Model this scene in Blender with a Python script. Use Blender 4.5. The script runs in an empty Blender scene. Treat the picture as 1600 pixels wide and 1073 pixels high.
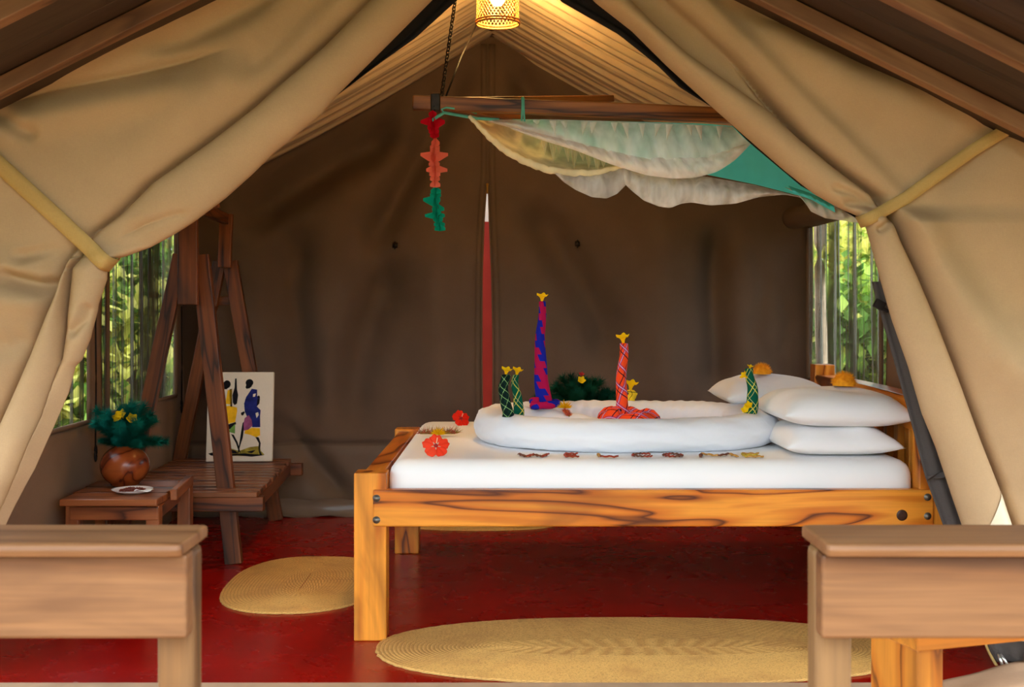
import bpy, bmesh, math, random
import numpy as np
from mathutils import Vector, Matrix, Euler, noise

random.seed(7)
rng = np.random.default_rng(7)
PI = math.pi
scene = bpy.context.scene
COL = scene.collection

# ------------------------------------------------------------------ camera, sky, exposure
F, CX, HY, H = 1843.0, 800.0, 474.0, 1.216      # focal length in pixels, principal column, horizon row, eye height
cam_d = bpy.data.cameras.new('camera'); cam = bpy.data.objects.new('camera', cam_d); COL.objects.link(cam)
cam.location = (0, 0, H); cam.rotation_euler = (PI / 2, 0, 0)
cam_d.sensor_width = 36; cam_d.lens = F / 1600 * 36
cam_d.shift_y = -(536.5 - HY) / 1600
cam_d.clip_start = .05; cam_d.clip_end = 200
cam_d.dof.use_dof = True; cam_d.dof.focus_distance = 4.75; cam_d.dof.aperture_fstop = 5.0
scene.camera = cam

world = bpy.data.worlds.new('overcast_sky'); scene.world = world; world.use_nodes = True
wn = world.node_tree.nodes; wl = world.node_tree.links
wn['Background'].inputs[0].default_value = (.885, .985, 1.10, 1)
wn['Background'].inputs[1].default_value = 1.15

vs = scene.view_settings
vs.view_transform = 'Standard'; vs.look = 'None'; vs.gamma = 1; vs.use_curve_mapping = False
vs.exposure = 2.42
scene.cycles.max_bounces = 8; scene.cycles.diffuse_bounces = 5
scene.cycles.transparent_max_bounces = 24

# ------------------------------------------------------------------ pixel <-> world helpers
def P(px, py, Y):
    return Vector(((px - CX) * Y / F, Y, H - (py - HY) * Y / F))
def PZ(px, py, Z):
    Y = (H - Z) * F / (py - HY)
    return Vector(((px - CX) * Y / F, Y, Z))
def s2l(c):
    return tuple(((v / 255) / 12.92 if v / 255 <= .04045 else ((v / 255 + .055) / 1.055) ** 2.4) for v in c) + (1,)

# ------------------------------------------------------------------ materials
def new_mat(name):
    m = bpy.data.materials.new(name); m.use_nodes = True
    nt = m.node_tree; b = nt.nodes['Principled BSDF']
    return m, nt, b
def N(nt, t, **kw):
    n = nt.nodes.new(t)
    for k, v in kw.items():
        if k.startswith('i_'):
            key = k[2:]; key = int(key) if key.isdigit() else key.replace('_', ' ')
            n.inputs[key].default_value = v
        else: setattr(n, k, v)
    return n
def coords(nt, kind='Object', scale=(1, 1, 1), rnd=0.0, rot=(0, 0, 0)):
    tc = N(nt, 'ShaderNodeTexCoord'); mp = N(nt, 'ShaderNodeMapping')
    mp.inputs['Scale'].default_value = scale; mp.inputs['Rotation'].default_value = rot
    src = tc.outputs[kind]
    if rnd:
        oi = N(nt, 'ShaderNodeObjectInfo'); mu = N(nt, 'ShaderNodeMath', operation='MULTIPLY', i_1=rnd)
        nt.links.new(oi.outputs['Random'], mu.inputs[0])
        ad = N(nt, 'ShaderNodeVectorMath', operation='ADD')
        nt.links.new(src, ad.inputs[0]); nt.links.new(mu.outputs[0], ad.inputs[1]); src = ad.outputs[0]
    nt.links.new(src, mp.inputs['Vector'])
    return mp.outputs[0]
def ramp(nt, fac, stops, interp='LINEAR'):
    r = N(nt, 'ShaderNodeValToRGB'); r.color_ramp.interpolation = interp
    els = r.color_ramp.elements
    while len(els) < len(stops): els.new(.5)
    for e, (p, c) in zip(els, stops):
        e.position = p; e.color = c if len(c) == 4 else tuple(c) + (1,)
    nt.links.new(fac, r.inputs[0])
    return r.outputs[0]
def mix(nt, fac, a, b, mode='MIX'):
    m = N(nt, 'ShaderNodeMix', data_type='RGBA', blend_type=mode)
    for sock, v in ((m.inputs[0], fac), (m.inputs[6], a), (m.inputs[7], b)):
        if hasattr(v, 'is_output'): nt.links.new(v, sock)
        else: sock.default_value = v
    return m.outputs[2]
def bump(nt, b, h, strength=.3, dist=.01):
    bp = N(nt, 'ShaderNodeBump', i_Strength=strength, i_Distance=dist)
    nt.links.new(h, bp.inputs['Height']); nt.links.new(bp.outputs[0], b.inputs['Normal'])
def math1(nt, op, a, b=None):
    m = N(nt, 'ShaderNodeMath', operation=op)
    for i, v in enumerate((a, b)):
        if v is None: continue
        if hasattr(v, 'is_output'): nt.links.new(v, m.inputs[i])
        else: m.inputs[i].default_value = v
    return m.outputs[0]

def plain(name, rgb, rough=.6, spec=.4, noise_amt=.12, nscale=30, metal=0, sheen=0, bumpy=0):
    m, nt, b = new_mat(name)
    c = s2l(rgb)
    nz = N(nt, 'ShaderNodeTexNoise', i_Scale=nscale, i_Detail=4)
    nt.links.new(coords(nt), nz.inputs['Vector'])
    lo = tuple(v * (1 - noise_amt) for v in c[:3]) + (1,); hi = tuple(min(1, v * (1 + noise_amt)) for v in c[:3]) + (1,)
    nt.links.new(ramp(nt, nz.outputs[0], [(.3, lo), (.7, hi)]), b.inputs['Base Color'])
    b.inputs['Roughness'].default_value = rough; b.inputs['Specular IOR Level'].default_value = spec
    b.inputs['Metallic'].default_value = metal
    if sheen: b.inputs['Sheen Weight'].default_value = sheen
    if bumpy: bump(nt, b, nz.outputs[0], bumpy, .004)
    return m

def wood(name, light, mid, dark, rough=.4, bands=5.0, fine=.25, spec=.4, stretch=.55, fscale=3.2, bumps=.12):
    m, nt, b = new_mat(name)
    v = coords(nt, 'Object', (stretch, fscale, fscale), rnd=9.0)
    n1 = N(nt, 'ShaderNodeTexNoise', i_Scale=1.5, i_Detail=2.5, i_Roughness=.45, i_Distortion=.7); nt.links.new(v, n1.inputs['Vector'])
    fr = math1(nt, 'FRACT', math1(nt, 'MULTIPLY', n1.outputs[0], bands))
    figure = ramp(nt, fr, [(0, s2l(mid)), (.25, s2l(light)), (.62, s2l(light)), (.84, s2l(mid)), (.95, s2l(dark)), (1, s2l(mid))])
    v2 = coords(nt, 'Object', (2.2, 70, 70), rnd=5.0)
    n2 = N(nt, 'ShaderNodeTexNoise', i_Scale=1.0, i_Detail=4, i_Roughness=.6); nt.links.new(v2, n2.inputs['Vector'])
    gr = ramp(nt, n2.outputs[0], [(.35, (0, 0, 0, 1)), (.7, (1, 1, 1, 1))])
    v3 = coords(nt, 'Object', (1.1, 4, 4), rnd=3.0)
    n3 = N(nt, 'ShaderNodeTexNoise', i_Scale=1.3, i_Detail=3, i_Distortion=1.2); nt.links.new(v3, n3.inputs['Vector'])
    patch = ramp(nt, n3.outputs[0], [(.5, (0, 0, 0, 1)), (.72, (1, 1, 1, 1))])
    c = mix(nt, math1(nt, 'MULTIPLY', patch, .55), figure, s2l(dark))
    c = mix(nt, math1(nt, 'MULTIPLY', gr, fine), c, s2l(dark))
    nt.links.new(c, b.inputs['Base Color'])
    b.inputs['Roughness'].default_value = rough; b.inputs['Specular IOR Level'].default_value = spec
    bump(nt, b, n2.outputs[0], bumps, .002)
    return m

def canvas(name, rgb, rough=.85, var=.1, weave=.18, sheen=.0, wscale=420):
    m, nt, b = new_mat(name)
    c = s2l(rgb)
    nz = N(nt, 'ShaderNodeTexNoise', i_Scale=2.3, i_Detail=5, i_Roughness=.6); nt.links.new(coords(nt), nz.inputs['Vector'])
    lo = tuple(v * (1 - var) for v in c[:3]) + (1,); hi = tuple(min(1, v * (1 + var)) for v in c[:3]) + (1,)
    col = ramp(nt, nz.outputs[0], [(.3, lo), (.7, hi)])
    nf = N(nt, 'ShaderNodeTexNoise', i_Scale=1, i_Detail=2)
    nt.links.new(coords(nt, 'Object', (wscale * .25, wscale * .25, wscale)), nf.inputs['Vector'])
    nf2 = N(nt, 'ShaderNodeTexNoise', i_Scale=1, i_Detail=2)
    nt.links.new(coords(nt, 'Object', (wscale, wscale, wscale * .2)), nf2.inputs['Vector'])
    wv = math1(nt, 'ADD', nf.outputs[0], nf2.outputs[0])
    nt.links.new(mix(nt, math1(nt, 'MULTIPLY', wv, .22), col, tuple(v * .55 for v in c[:3]) + (1,)), b.inputs['Base Color'])
    b.inputs['Roughness'].default_value = rough; b.inputs['Specular IOR Level'].default_value = .15
    if sheen: b.inputs['Sheen Weight'].default_value = sheen
    bump(nt, b, wv, weave, .002)
    return m

def linen(name, rgb=(238, 238, 240), wr=.25):
    m, nt, b = new_mat(name)
    b.inputs['Base Color'].default_value = s2l(rgb); b.inputs['Roughness'].default_value = .8
    b.inputs['Specular IOR Level'].default_value = .15
    n1 = N(nt, 'ShaderNodeTexNoise', i_Scale=9, i_Detail=4, i_Distortion=.8); nt.links.new(coords(nt, rnd=4.0), n1.inputs['Vector'])
    bump(nt, b, n1.outputs[0], wr, .012)
    return m

def sheer(name, rgb, opacity, var=.12, vec=(6, 6, 1.5)):
    m, nt, b = new_mat(name)
    nt.nodes.remove(b); out = nt.nodes['Material Output']
    tr = N(nt, 'ShaderNodeBsdfTransparent'); df = N(nt, 'ShaderNodeBsdfDiffuse'); tl = N(nt, 'ShaderNodeBsdfTranslucent')
    df.inputs[0].default_value = s2l(rgb); tl.inputs[0].default_value = s2l(rgb)
    m1 = N(nt, 'ShaderNodeMixShader', i_0=.12); nt.links.new(df.outputs[0], m1.inputs[1]); nt.links.new(tl.outputs[0], m1.inputs[2])
    nz = N(nt, 'ShaderNodeTexNoise', i_Scale=4, i_Detail=3); nt.links.new(coords(nt, 'Object', vec), nz.inputs['Vector'])
    r = ramp(nt, nz.outputs[0], [(.3, (opacity - var,) * 3), (.7, (opacity + var,) * 3)])
    m2 = N(nt, 'ShaderNodeMixShader'); nt.links.new(r, m2.inputs[0])
    nt.links.new(tr.outputs[0], m2.inputs[1]); nt.links.new(m1.outputs[0], m2.inputs[2]); nt.links.new(m2.outputs[0], out.inputs[0])
    return m

def window_net(name, col=(84, 80, 72), st=(.52, .63, .75), base=.10, midv=.38):
    m, nt, b = new_mat(name)
    nt.nodes.remove(b); out = nt.nodes['Material Output']
    tr = N(nt, 'ShaderNodeBsdfTransparent'); df = N(nt, 'ShaderNodeBsdfDiffuse'); df.inputs[0].default_value = s2l(col)
    nz = N(nt, 'ShaderNodeTexNoise', i_Scale=1, i_Detail=5, i_Roughness=.65); nt.links.new(coords(nt, 'Object', (11, 11, .4)), nz.inputs['Vector'])
    nz2 = N(nt, 'ShaderNodeTexNoise', i_Scale=1, i_Detail=2); nt.links.new(coords(nt, 'Object', (110, 110, 2.5)), nz2.inputs['Vector'])
    s = math1(nt, 'ADD', nz.outputs[0], math1(nt, 'MULTIPLY', nz2.outputs[0], .35))
    r = ramp(nt, s, [(st[0], (base,) * 3), (st[1], (midv,) * 3), (st[2], (.94,) * 3)])
    m2 = N(nt, 'ShaderNodeMixShader'); nt.links.new(r, m2.inputs[0])
    nt.links.new(tr.outputs[0], m2.inputs[1]); nt.links.new(df.outputs[0], m2.inputs[2]); nt.links.new(m2.outputs[0], out.inputs[0])
    return m

def tartan(name, base, stripe, line, fine, per=.034, rot=.6, bandw=.3):
    """woven check drawn in the cloth's own UV (metres)"""
    m, nt, b = new_mat(name)
    mp = coords(nt, 'UV', (1 / per, 1 / per, 1), rot=(0, 0, rot))
    sx = N(nt, 'ShaderNodeSeparateXYZ'); nt.links.new(mp, sx.inputs[0])
    col = s2l(base)
    def band(sock, lo, hi):
        f = math1(nt, 'FRACT', sock)
        return math1(nt, 'MULTIPLY', math1(nt, 'GREATER_THAN', f, lo), math1(nt, 'LESS_THAN', f, hi))
    for sock in (sx.outputs[0], sx.outputs[1]):
        if stripe: col = mix(nt, math1(nt, 'MULTIPLY', band(sock, .3, .3 + bandw), .6), col, s2l(stripe))
        col = mix(nt, band(sock, .05, .11), col, s2l(line))
        if fine: col = mix(nt, band(sock, .3 + bandw * .4, .3 + bandw * .6), col, s2l(fine))
    nt.links.new(col, b.inputs['Base Color']); b.inputs['Roughness'].default_value = .85; b.inputs['Specular IOR Level'].default_value = .1
    return m

def stepped(name, a, c):
    m, nt, b = new_mat(name)
    mp = coords(nt, 'UV', (1, 1, 1)); sx = N(nt, 'ShaderNodeSeparateXYZ'); nt.links.new(mp, sx.inputs[0])
    st = math1(nt, 'FLOOR', math1(nt, 'MULTIPLY', sx.outputs[1], 34.0))
    saw = math1(nt, 'FRACT', math1(nt, 'MULTIPLY', st, .5))
    ph = math1(nt, 'ADD', math1(nt, 'MULTIPLY', sx.outputs[0], 6.5), math1(nt, 'ADD', math1(nt, 'MULTIPLY', sx.outputs[1], 3.6), math1(nt, 'MULTIPLY', saw, .36)))
    f = math1(nt, 'GREATER_THAN', math1(nt, 'FRACT', ph), .5)
    nt.links.new(mix(nt, f, s2l(a), s2l(c)), b.inputs['Base Color']); b.inputs['Roughness'].default_value = .85
    b.inputs['Specular IOR Level'].default_value = .1
    return m

def emission(name, rgb, strength):
    m, nt, b = new_mat(name)
    b.inputs['Emission Color'].default_value = s2l(rgb); b.inputs['Emission Strength'].default_value = strength
    b.inputs['Base Color'].default_value = s2l(rgb)
    return m

def leaf_mat(name, a, b_, tl=.45):
    m, nt, b = new_mat(name); nt.nodes.remove(b); out = nt.nodes['Material Output']
    nz = N(nt, 'ShaderNodeTexNoise', i_Scale=2.5, i_Detail=3); nt.links.new(coords(nt, rnd=7.0), nz.inputs['Vector'])
    c = ramp(nt, nz.outputs[0], [(.3, s2l(a)), (.7, s2l(b_))])
    df = N(nt, 'ShaderNodeBsdfDiffuse'); tr = N(nt, 'ShaderNodeBsdfTranslucent'); mx = N(nt, 'ShaderNodeMixShader', i_0=tl)
    nt.links.new(c, df.inputs[0]); nt.links.new(c, tr.inputs[0])
    nt.links.new(df.outputs[0], mx.inputs[1]); nt.links.new(tr.outputs[0], mx.inputs[2]); nt.links.new(mx.outputs[0], out.inputs[0])
    return m

def floor_mat():
    m, nt, b = new_mat('red_polished_cement')
    n1 = N(nt, 'ShaderNodeTexNoise', i_Scale=2.2, i_Detail=6, i_Roughness=.65); nt.links.new(coords(nt), n1.inputs['Vector'])
    n2 = N(nt, 'ShaderNodeTexNoise', i_Scale=5, i_Detail=5, i_Distortion=1.2); nt.links.new(coords(nt), n2.inputs['Vector'])
    c = ramp(nt, n1.outputs[0], [(.3, s2l((142, 9, 5))), (.7, s2l((166, 12, 6)))])
    c = mix(nt, ramp(nt, n2.outputs[0], [(.58, (0, 0, 0, 1)), (.8, (.12, .12, .12, 1))]), c, s2l((186, 60, 44)))
    nt.links.new(c, b.inputs['Base Color'])
    nt.links.new(ramp(nt, n2.outputs[0], [(.3, (.20,) * 3), (.75, (.32,) * 3)]), b.inputs['Roughness'])
    b.inputs['Specular IOR Level'].default_value = .24
    bump(nt, b, n1.outputs[0], .06, .01)
    return m

def rug_mat():
    m, nt, b = new_mat('woven_palm_straw')
    uv = coords(nt, 'UV')
    sx = N(nt, 'ShaderNodeSeparateXYZ'); nt.links.new(uv, sx.inputs[0])
    # u = metres along the coil, v = coil number: slanted stitches along each coil
    st = math1(nt, 'FRACT', math1(nt, 'ADD', math1(nt, 'MULTIPLY', sx.outputs[0], 48.0), sx.outputs[1]))
    stc = ramp(nt, st, [(0, s2l((196, 142, 72))), (.35, s2l((244, 196, 114))), (.75, s2l((234, 182, 100))), (1, s2l((190, 134, 66)))])
    gr = math1(nt, 'FRACT', sx.outputs[1])
    stc = mix(nt, ramp(nt, gr, [(0, (.55, .55, .55, 1)), (.16, (0, 0, 0, 1)), (.84, (0, 0, 0, 1)), (1, (.55, .55, .55, 1))]), stc, s2l((150, 100, 50)))  # shade of the grooves between coils, put into the straw colour
    nz = N(nt, 'ShaderNodeTexNoise', i_Scale=5, i_Detail=5, i_Roughness=.7); nt.links.new(coords(nt, rnd=3.0), nz.inputs['Vector'])
    nf = N(nt, 'ShaderNodeTexNoise', i_Scale=130, i_Detail=3); nt.links.new(coords(nt), nf.inputs['Vector'])
    c = mix(nt, ramp(nt, nz.outputs[0], [(.45, (0, 0, 0, 1)), (.75, (.55, .55, .55, 1))]), stc, s2l((176, 120, 66)))
    nt.links.new(mix(nt, ramp(nt, nf.outputs[0], [(.5, (0, 0, 0, 1)), (.72, (.5, .5, .5, 1))]), c, s2l((150, 104, 52))), b.inputs['Base Color'])
    b.inputs['Roughness'].default_value = .7; b.inputs['Specular IOR Level'].default_value = .25
    bump(nt, b, math1(nt, 'ADD', st, nf.outputs[0]), .35, .002)
    return m

M = {}
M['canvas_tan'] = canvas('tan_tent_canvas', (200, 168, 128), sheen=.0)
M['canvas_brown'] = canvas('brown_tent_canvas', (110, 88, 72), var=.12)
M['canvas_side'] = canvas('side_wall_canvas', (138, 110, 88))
M['skirt'] = plain('grey_pvc_skirt', (120, 104, 92), .35, .5, .1, 6)
M['liner'] = canvas('ceiling_liner', (202, 176, 146), var=.06)
M['webbing'] = canvas('golden_webbing', (204, 168, 103), wscale=300, weave=.4)
M['dark_mesh'] = canvas('black_insect_mesh', (37, 35, 36), wscale=200)
M['grey_mesh'] = canvas('grey_insect_mesh', (88, 82, 79), wscale=200, weave=.5)
M['seam'] = canvas('seam_tape', (120, 94, 73))
M['patch'] = plain('pale_vinyl_patch', (226, 210, 180), .35, .5, .04, 12)
M['gold'] = wood('varnished_golden_wood', (238, 152, 50), (204, 108, 24), (84, 34, 8), .3, 4.6, .2)
M['rack'] = wood('dark_stained_wood', (138, 74, 32), (108, 54, 22), (42, 20, 10), .42, 4, .45, fscale=5)
M['table'] = wood('reddish_brown_wood', (160, 92, 50), (132, 70, 36), (62, 30, 18), .32, 4, .3)
M['weathered'] = wood('sun_faded_wood', (142, 98, 60), (128, 83, 46), (86, 53, 30), .5, 3, .45, stretch=.4, bumps=.25)
M['post'] = wood('worn_post_wood', (142, 106, 66), (124, 84, 46), (76, 52, 34), .45, 3, .35)
M['bench'] = wood('orange_bench_wood', (226, 146, 52), (206, 120, 36), (120, 66, 24), .35, 4, .3)
M['roofwood'] = wood('dark_roof_boards', (74, 56, 42), (64, 46, 34), (44, 30, 22), .6, 2.5, .4)
M['rafter'] = wood('rafter_wood', (150, 110, 76), (132, 92, 60), (88, 56, 36), .55, 3, .35)
M['canopy'] = wood('rough_canopy_timber', (176, 108, 48), (132, 74, 30), (54, 28, 12), .5, 3.5, .5, fscale=6)
M['slatwood'] = wood('slat_wood', (150, 92, 54), (124, 70, 40), (60, 32, 20), .35, 4, .4)
M['linen'] = linen('white_cotton_sheet', (244, 243, 242), .10)
M['duvet'] = linen('white_cotton_roll', (233, 235, 242), .35)
M['pillow'] = linen('white_pillow_cotton', (242, 241, 242), .3)
M['bolt'] = plain('dull_steel', (120, 116, 108), .4, .5, .2, 60, metal=.8)
M['iron'] = plain('dark_iron', (48, 38, 32), .5, .5, .3, 60, metal=.6)
M['brass'] = plain('brass', (196, 152, 70), .35, .5, .1, 60, metal=.8)
M['floor'] = floor_mat()
M['rug'] = rug_mat()
M['net'] = window_net('sheer_window_net')
M['net_pale'] = window_net('pale_window_net', (112, 110, 98), (.52, .62, .73), .36, .52)
M['grey_net'] = sheer('plain_grey_net', (150, 146, 138), .55, .06)
M['white_net'] = sheer('white_mosquito_net', (255, 254, 252), .60, .2, (3, 3, 1))
M['cream_net'] = sheer('cream_mosquito_net', (255, 244, 206), .62, .16, (3, 3, 1))
M['white_low'] = sheer('thin_white_net', (255, 253, 250), .5, .16, (5, 5, 1))
M['net_thick'] = sheer('gathered_white_net', (255, 254, 250), .82, .1)
M['teal'] = sheer('teal_net_roof', (96, 238, 246), .96, .03)
M['teal_ribbon'] = plain('teal_ribbon', (96, 178, 160), .7, .2)
M['gourd'] = wood('polished_gourd', (158, 78, 34), (136, 58, 24), (74, 28, 12), .25, 4, .15, stretch=3)
M['pine'] = leaf_mat('blue_green_needles', (10, 74, 66), (24, 112, 92), .2)
M['pine2'] = leaf_mat('dark_green_needles', (16, 58, 44), (30, 82, 60), .2)
M['yellow'] = leaf_mat('yellow_petal', (248, 200, 10), (255, 224, 40), .35)
M['red'] = leaf_mat('red_hibiscus_petal', (232, 40, 28), (250, 66, 44), .3)
M['coral'] = leaf_mat('coral_hibiscus_petal', (248, 70, 44), (255, 96, 64), .3)
M['darkred'] = plain('dark_red_stamen', (150, 16, 24), .6)
M['pollen'] = plain('pale_pollen', (250, 210, 170), .7)
M['orange'] = plain('orange_pompon', (255, 160, 36), .8, .1, .25, 60)
M['bristle_red'] = plain('crimson_bristle', (176, 60, 62), .8, .1, .35, 60)
M['bristle_green'] = plain('olive_bristle', (140, 122, 56), .8, .1, .3, 60)
M['bristle_orange'] = plain('orange_bristle', (214, 116, 52), .8, .1, .3, 60)
M['paper_red'] = leaf_mat('crimson_paper', (196, 12, 34), (226, 30, 48), .3)
M['paper_salmon'] = leaf_mat('salmon_paper', (238, 112, 86), (250, 140, 108), .3)
M['paper_teal'] = leaf_mat('green_teal_paper', (10, 146, 116), (24, 170, 136), .3)
M['white_china'] = plain('white_china', (236, 232, 228), .2, .5, .02)
M['seeds'] = plain('red_brown_seeds', (110, 44, 26), .5, .4, .35, 200)
M['paperwhite'] = plain('white_paper', (240, 238, 236), .8, .1, .03)
M['painting'] = canvas('painted_canvas', (232, 216, 194), var=.03, weave=.1)
M['ink'] = plain('black_ink', (22, 20, 24), .8, .1, .2)
M['blue_ink'] = plain('navy_paint', (34, 40, 104), .8, .1, .25)
M['yellow_ink'] = plain('yellow_paint', (236, 178, 30), .8, .1, .15)
M['green_ink'] = plain('green_paint', (110, 150, 70), .8, .1, .2)
M['mauve_ink'] = plain('mauve_paint', (140, 74, 110), .8, .1, .3)
M['olive_ink'] = plain('olive_wash', (150, 132, 50), .8, .1, .4)
M['tartan_black'] = tartan('black_green_check', (14, 44, 36), (8, 20, 20), (150, 190, 120), None, .030)
M['tartan_green'] = tartan('green_yellow_check', (10, 84, 62), None, (214, 206, 90), (232, 226, 150), .060, .75, .12)
M['tartan_orange'] = tartan('orange_check', (252, 82, 36), (150, 40, 120), (26, 22, 44), (216, 196, 236), .074, .5, .2)
M['tartan_yellow'] = tartan('yellow_black_check', (244, 206, 50), None, (40, 36, 20), None, .05, .1)
M['steps'] = stepped('blue_magenta_steps', (26, 34, 160), (178, 20, 78))
M['redwall'] = plain('red_painted_wall', (178, 52, 40), .55, .3, .08, 8)
M['palewall'] = plain('pale_plaster', (222, 212, 192), .7, .3, .05, 8)
M['sill'] = plain('pale_cement_sill', (190, 160, 128), .7, .3, .12, 10)
M['earth'] = plain('dry_earth', (150, 120, 92), .9, .1, .2, 3)
M['grassland'] = plain('leaf_litter', (112, 112, 64), .9, .1, .3, 2)
M['leaf1'] = leaf_mat('mid_green_leaf', (140, 180, 66), (200, 216, 110))
M['leaf2'] = leaf_mat('yellow_green_leaf', (206, 206, 90), (240, 228, 140))
M['leaf3'] = leaf_mat('deep_green_leaf', (76, 118, 50), (140, 170, 84))
M['bark'] = plain('grey_bark', (96, 82, 66), .9, .1, .3, 14, bumpy=.5)
M['palebark'] = plain('pale_pole_bark', (204, 180, 150), .8, .2, .25, 18, bumpy=.4)
M['bamboo'] = plain('bamboo_strip', (150, 96, 40), .5, .4, .15, 60)
M['bulb'] = emission('lit_bulb', (255, 214, 130), 30)
M['cord'] = plain('dark_cord', (34, 28, 26), .7, .2)
M['zip'] = plain('zip_metal', (210, 206, 200), .3, .5, .05, metal=.8)

# ------------------------------------------------------------------ objects
def tag(o, label=None, cat=None, group=None, kind=None):
    if label: o['label'] = label
    if cat: o['category'] = cat
    if group: o['group'] = group
    if kind: o['kind'] = kind
    return o
def thing(name, label, cat, loc=(0, 0, 0), group=None, kind=None):
    o = bpy.data.objects.new(name, None); o.empty_display_size = .1; o.location = loc; COL.objects.link(o)
    return tag(o, label, cat, group, kind)
def attach(o, parent):
    if parent is not None:
        o.parent = parent
        m = Matrix.Translation(parent.location) @ parent.rotation_euler.to_matrix().to_4x4()
        if parent.parent is not None:      # parts sit unrotated under their thing: undo the whole chain
            m = parent.matrix_parent_chain if hasattr(parent, 'matrix_parent_chain') else world_of(parent)
        o.matrix_parent_inverse = m.inverted()
    return o
def world_of(o):
    m = Matrix.Translation(o.location) @ o.rotation_euler.to_matrix().to_4x4()
    if o.parent is not None: m = world_of(o.parent) @ o.matrix_parent_inverse @ m
    return m

class MB:
    def __init__(s): s.v = []; s.f = []; s.uv = {}
    def add(s, vs_, fs):
        b = len(s.v); s.v.extend([tuple(p) for p in vs_]); s.f.extend([tuple(i + b for i in f) for f in fs]); return b
    def box(s, c, d, rot=None):
        c = Vector(c); x, y, z = (k / 2 for k in d)
        vs_ = [Vector(p) for p in ((-x, -y, -z), (x, -y, -z), (x, y, -z), (-x, y, -z), (-x, -y, z), (x, -y, z), (x, y, z), (-x, y, z))]
        if rot is not None: vs_ = [rot @ p for p in vs_]
        s.add([c + p for p in vs_], [(3, 2, 1, 0), (4, 5, 6, 7), (0, 1, 5, 4), (1, 2, 6, 5), (2, 3, 7, 6), (3, 0, 4, 7)])
    def grid(s, pts, nu, nv, uv=None, close_u=False):
        b = len(s.v); s.v.extend([tuple(p) for p in pts])
        for j in range(nv - 1):
            for i in range(nu if close_u else nu - 1):
                i2 = (i + 1) % nu
                s.f.append((b + j * nu + i, b + j * nu + i2, b + (j + 1) * nu + i2, b + (j + 1) * nu + i))
        if uv is not None:
            for k, q in enumerate(uv): s.uv[b + k] = q
    def tube(s, path, rad, seg=8, closed=False, caps=True, flat=1.0, up=Vector((0, 0, 1))):
        path = [Vector(p) for p in path]; n = len(path); rings = []
        for i, p in enumerate(path):
            a = path[(i - 1) % n] if (closed or i > 0) else p; c = path[(i + 1) % n] if (closed or i < n - 1) else p
            t = (c - a).normalized() if (c - a).length > 1e-9 else Vector((0, 0, 1))
            sd = t.cross(up)
            if sd.length < 1e-4: sd = t.cross(Vector((0, 1, 0)))
            sd.normalize(); nn = sd.cross(t)
            r = rad[i] if hasattr(rad, '__len__') else rad
            rings.append([p + sd * (r * math.cos(2 * PI * k / seg)) + nn * (r * flat * math.sin(2 * PI * k / seg)) for k in range(seg)])
        b = len(s.v)
        for r in rings: s.v.extend([tuple(q) for q in r])
        for i in range(n if closed else n - 1):
            for k in range(seg):
                i2 = (i + 1) % n; k2 = (k + 1) % seg
                s.f.append((b + i * seg + k, b + i * seg + k2, b + i2 * seg + k2, b + i2 * seg + k))
        if caps and not closed:
            s.f.append(tuple(b + k for k in reversed(range(seg)))); s.f.append(tuple(b + (n - 1) * seg + k for k in range(seg)))
    def lathe(s, prof, seg=24, c=(0, 0, 0), uvlen=False, warp=None):
        c = Vector(c); pts = []; uv = []; l = 0; rm = max(r for r, z in prof)
        for j, (r, z) in enumerate(prof):
            if j: l += math.hypot(r - prof[j - 1][0], z - prof[j - 1][1])
            for k in range(seg + 1):
                a = 2 * PI * k / seg; p = Vector((r * math.cos(a), r * math.sin(a), z))
                if warp: p = warp(p, a, j / (len(prof) - 1))
                pts.append(c + p); uv.append((k / seg * 2 * PI * rm, l))
        s.grid(pts, seg + 1, len(prof), uv)
    def build(s, name, mat, parent=None, smooth=True, bevel=0, solid=0, sub=0, merge=0):
        me = bpy.data.meshes.new(name); me.from_pydata(s.v, [], s.f)
        if s.uv:
            ul = me.uv_layers.new(name='UVMap')
            li = np.zeros(len(me.loops), dtype=np.int32); me.loops.foreach_get('vertex_index', li)
            tab = np.zeros((len(s.v), 2))
            for k, q in s.uv.items(): tab[k] = q
            ul.data.foreach_set('uv', tab[li].ravel())
        if merge:
            bm = bmesh.new(); bm.from_mesh(me); bmesh.ops.remove_doubles(bm, verts=bm.verts, dist=merge); bm.to_mesh(me); bm.free()
        me.update()
        if smooth: me.polygons.foreach_set('use_smooth', np.ones(len(me.polygons), dtype=bool))
        me.materials.append(mat)
        o = bpy.data.objects.new(name, me); COL.objects.link(o)
        if bevel:
            md = o.modifiers.new('edges', 'BEVEL'); md.width = bevel; md.segments = 2; md.limit_method = 'ANGLE'; md.angle_limit = .6
        if solid:
            md = o.modifiers.new('thickness', 'SOLIDIFY'); md.thickness = solid; md.offset = 0
        if sub:
            md = o.modifiers.new('smooth', 'SUBSURF'); md.levels = sub; md.render_levels = sub
        return attach(o, parent)

def recenter(o, c):
    """move the mesh's origin to c (so that wood grain and shared copies have their own frame)"""
    c = Vector(c); o.data.transform(Matrix.Translation(-c)); o.location = c
    return o

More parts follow.
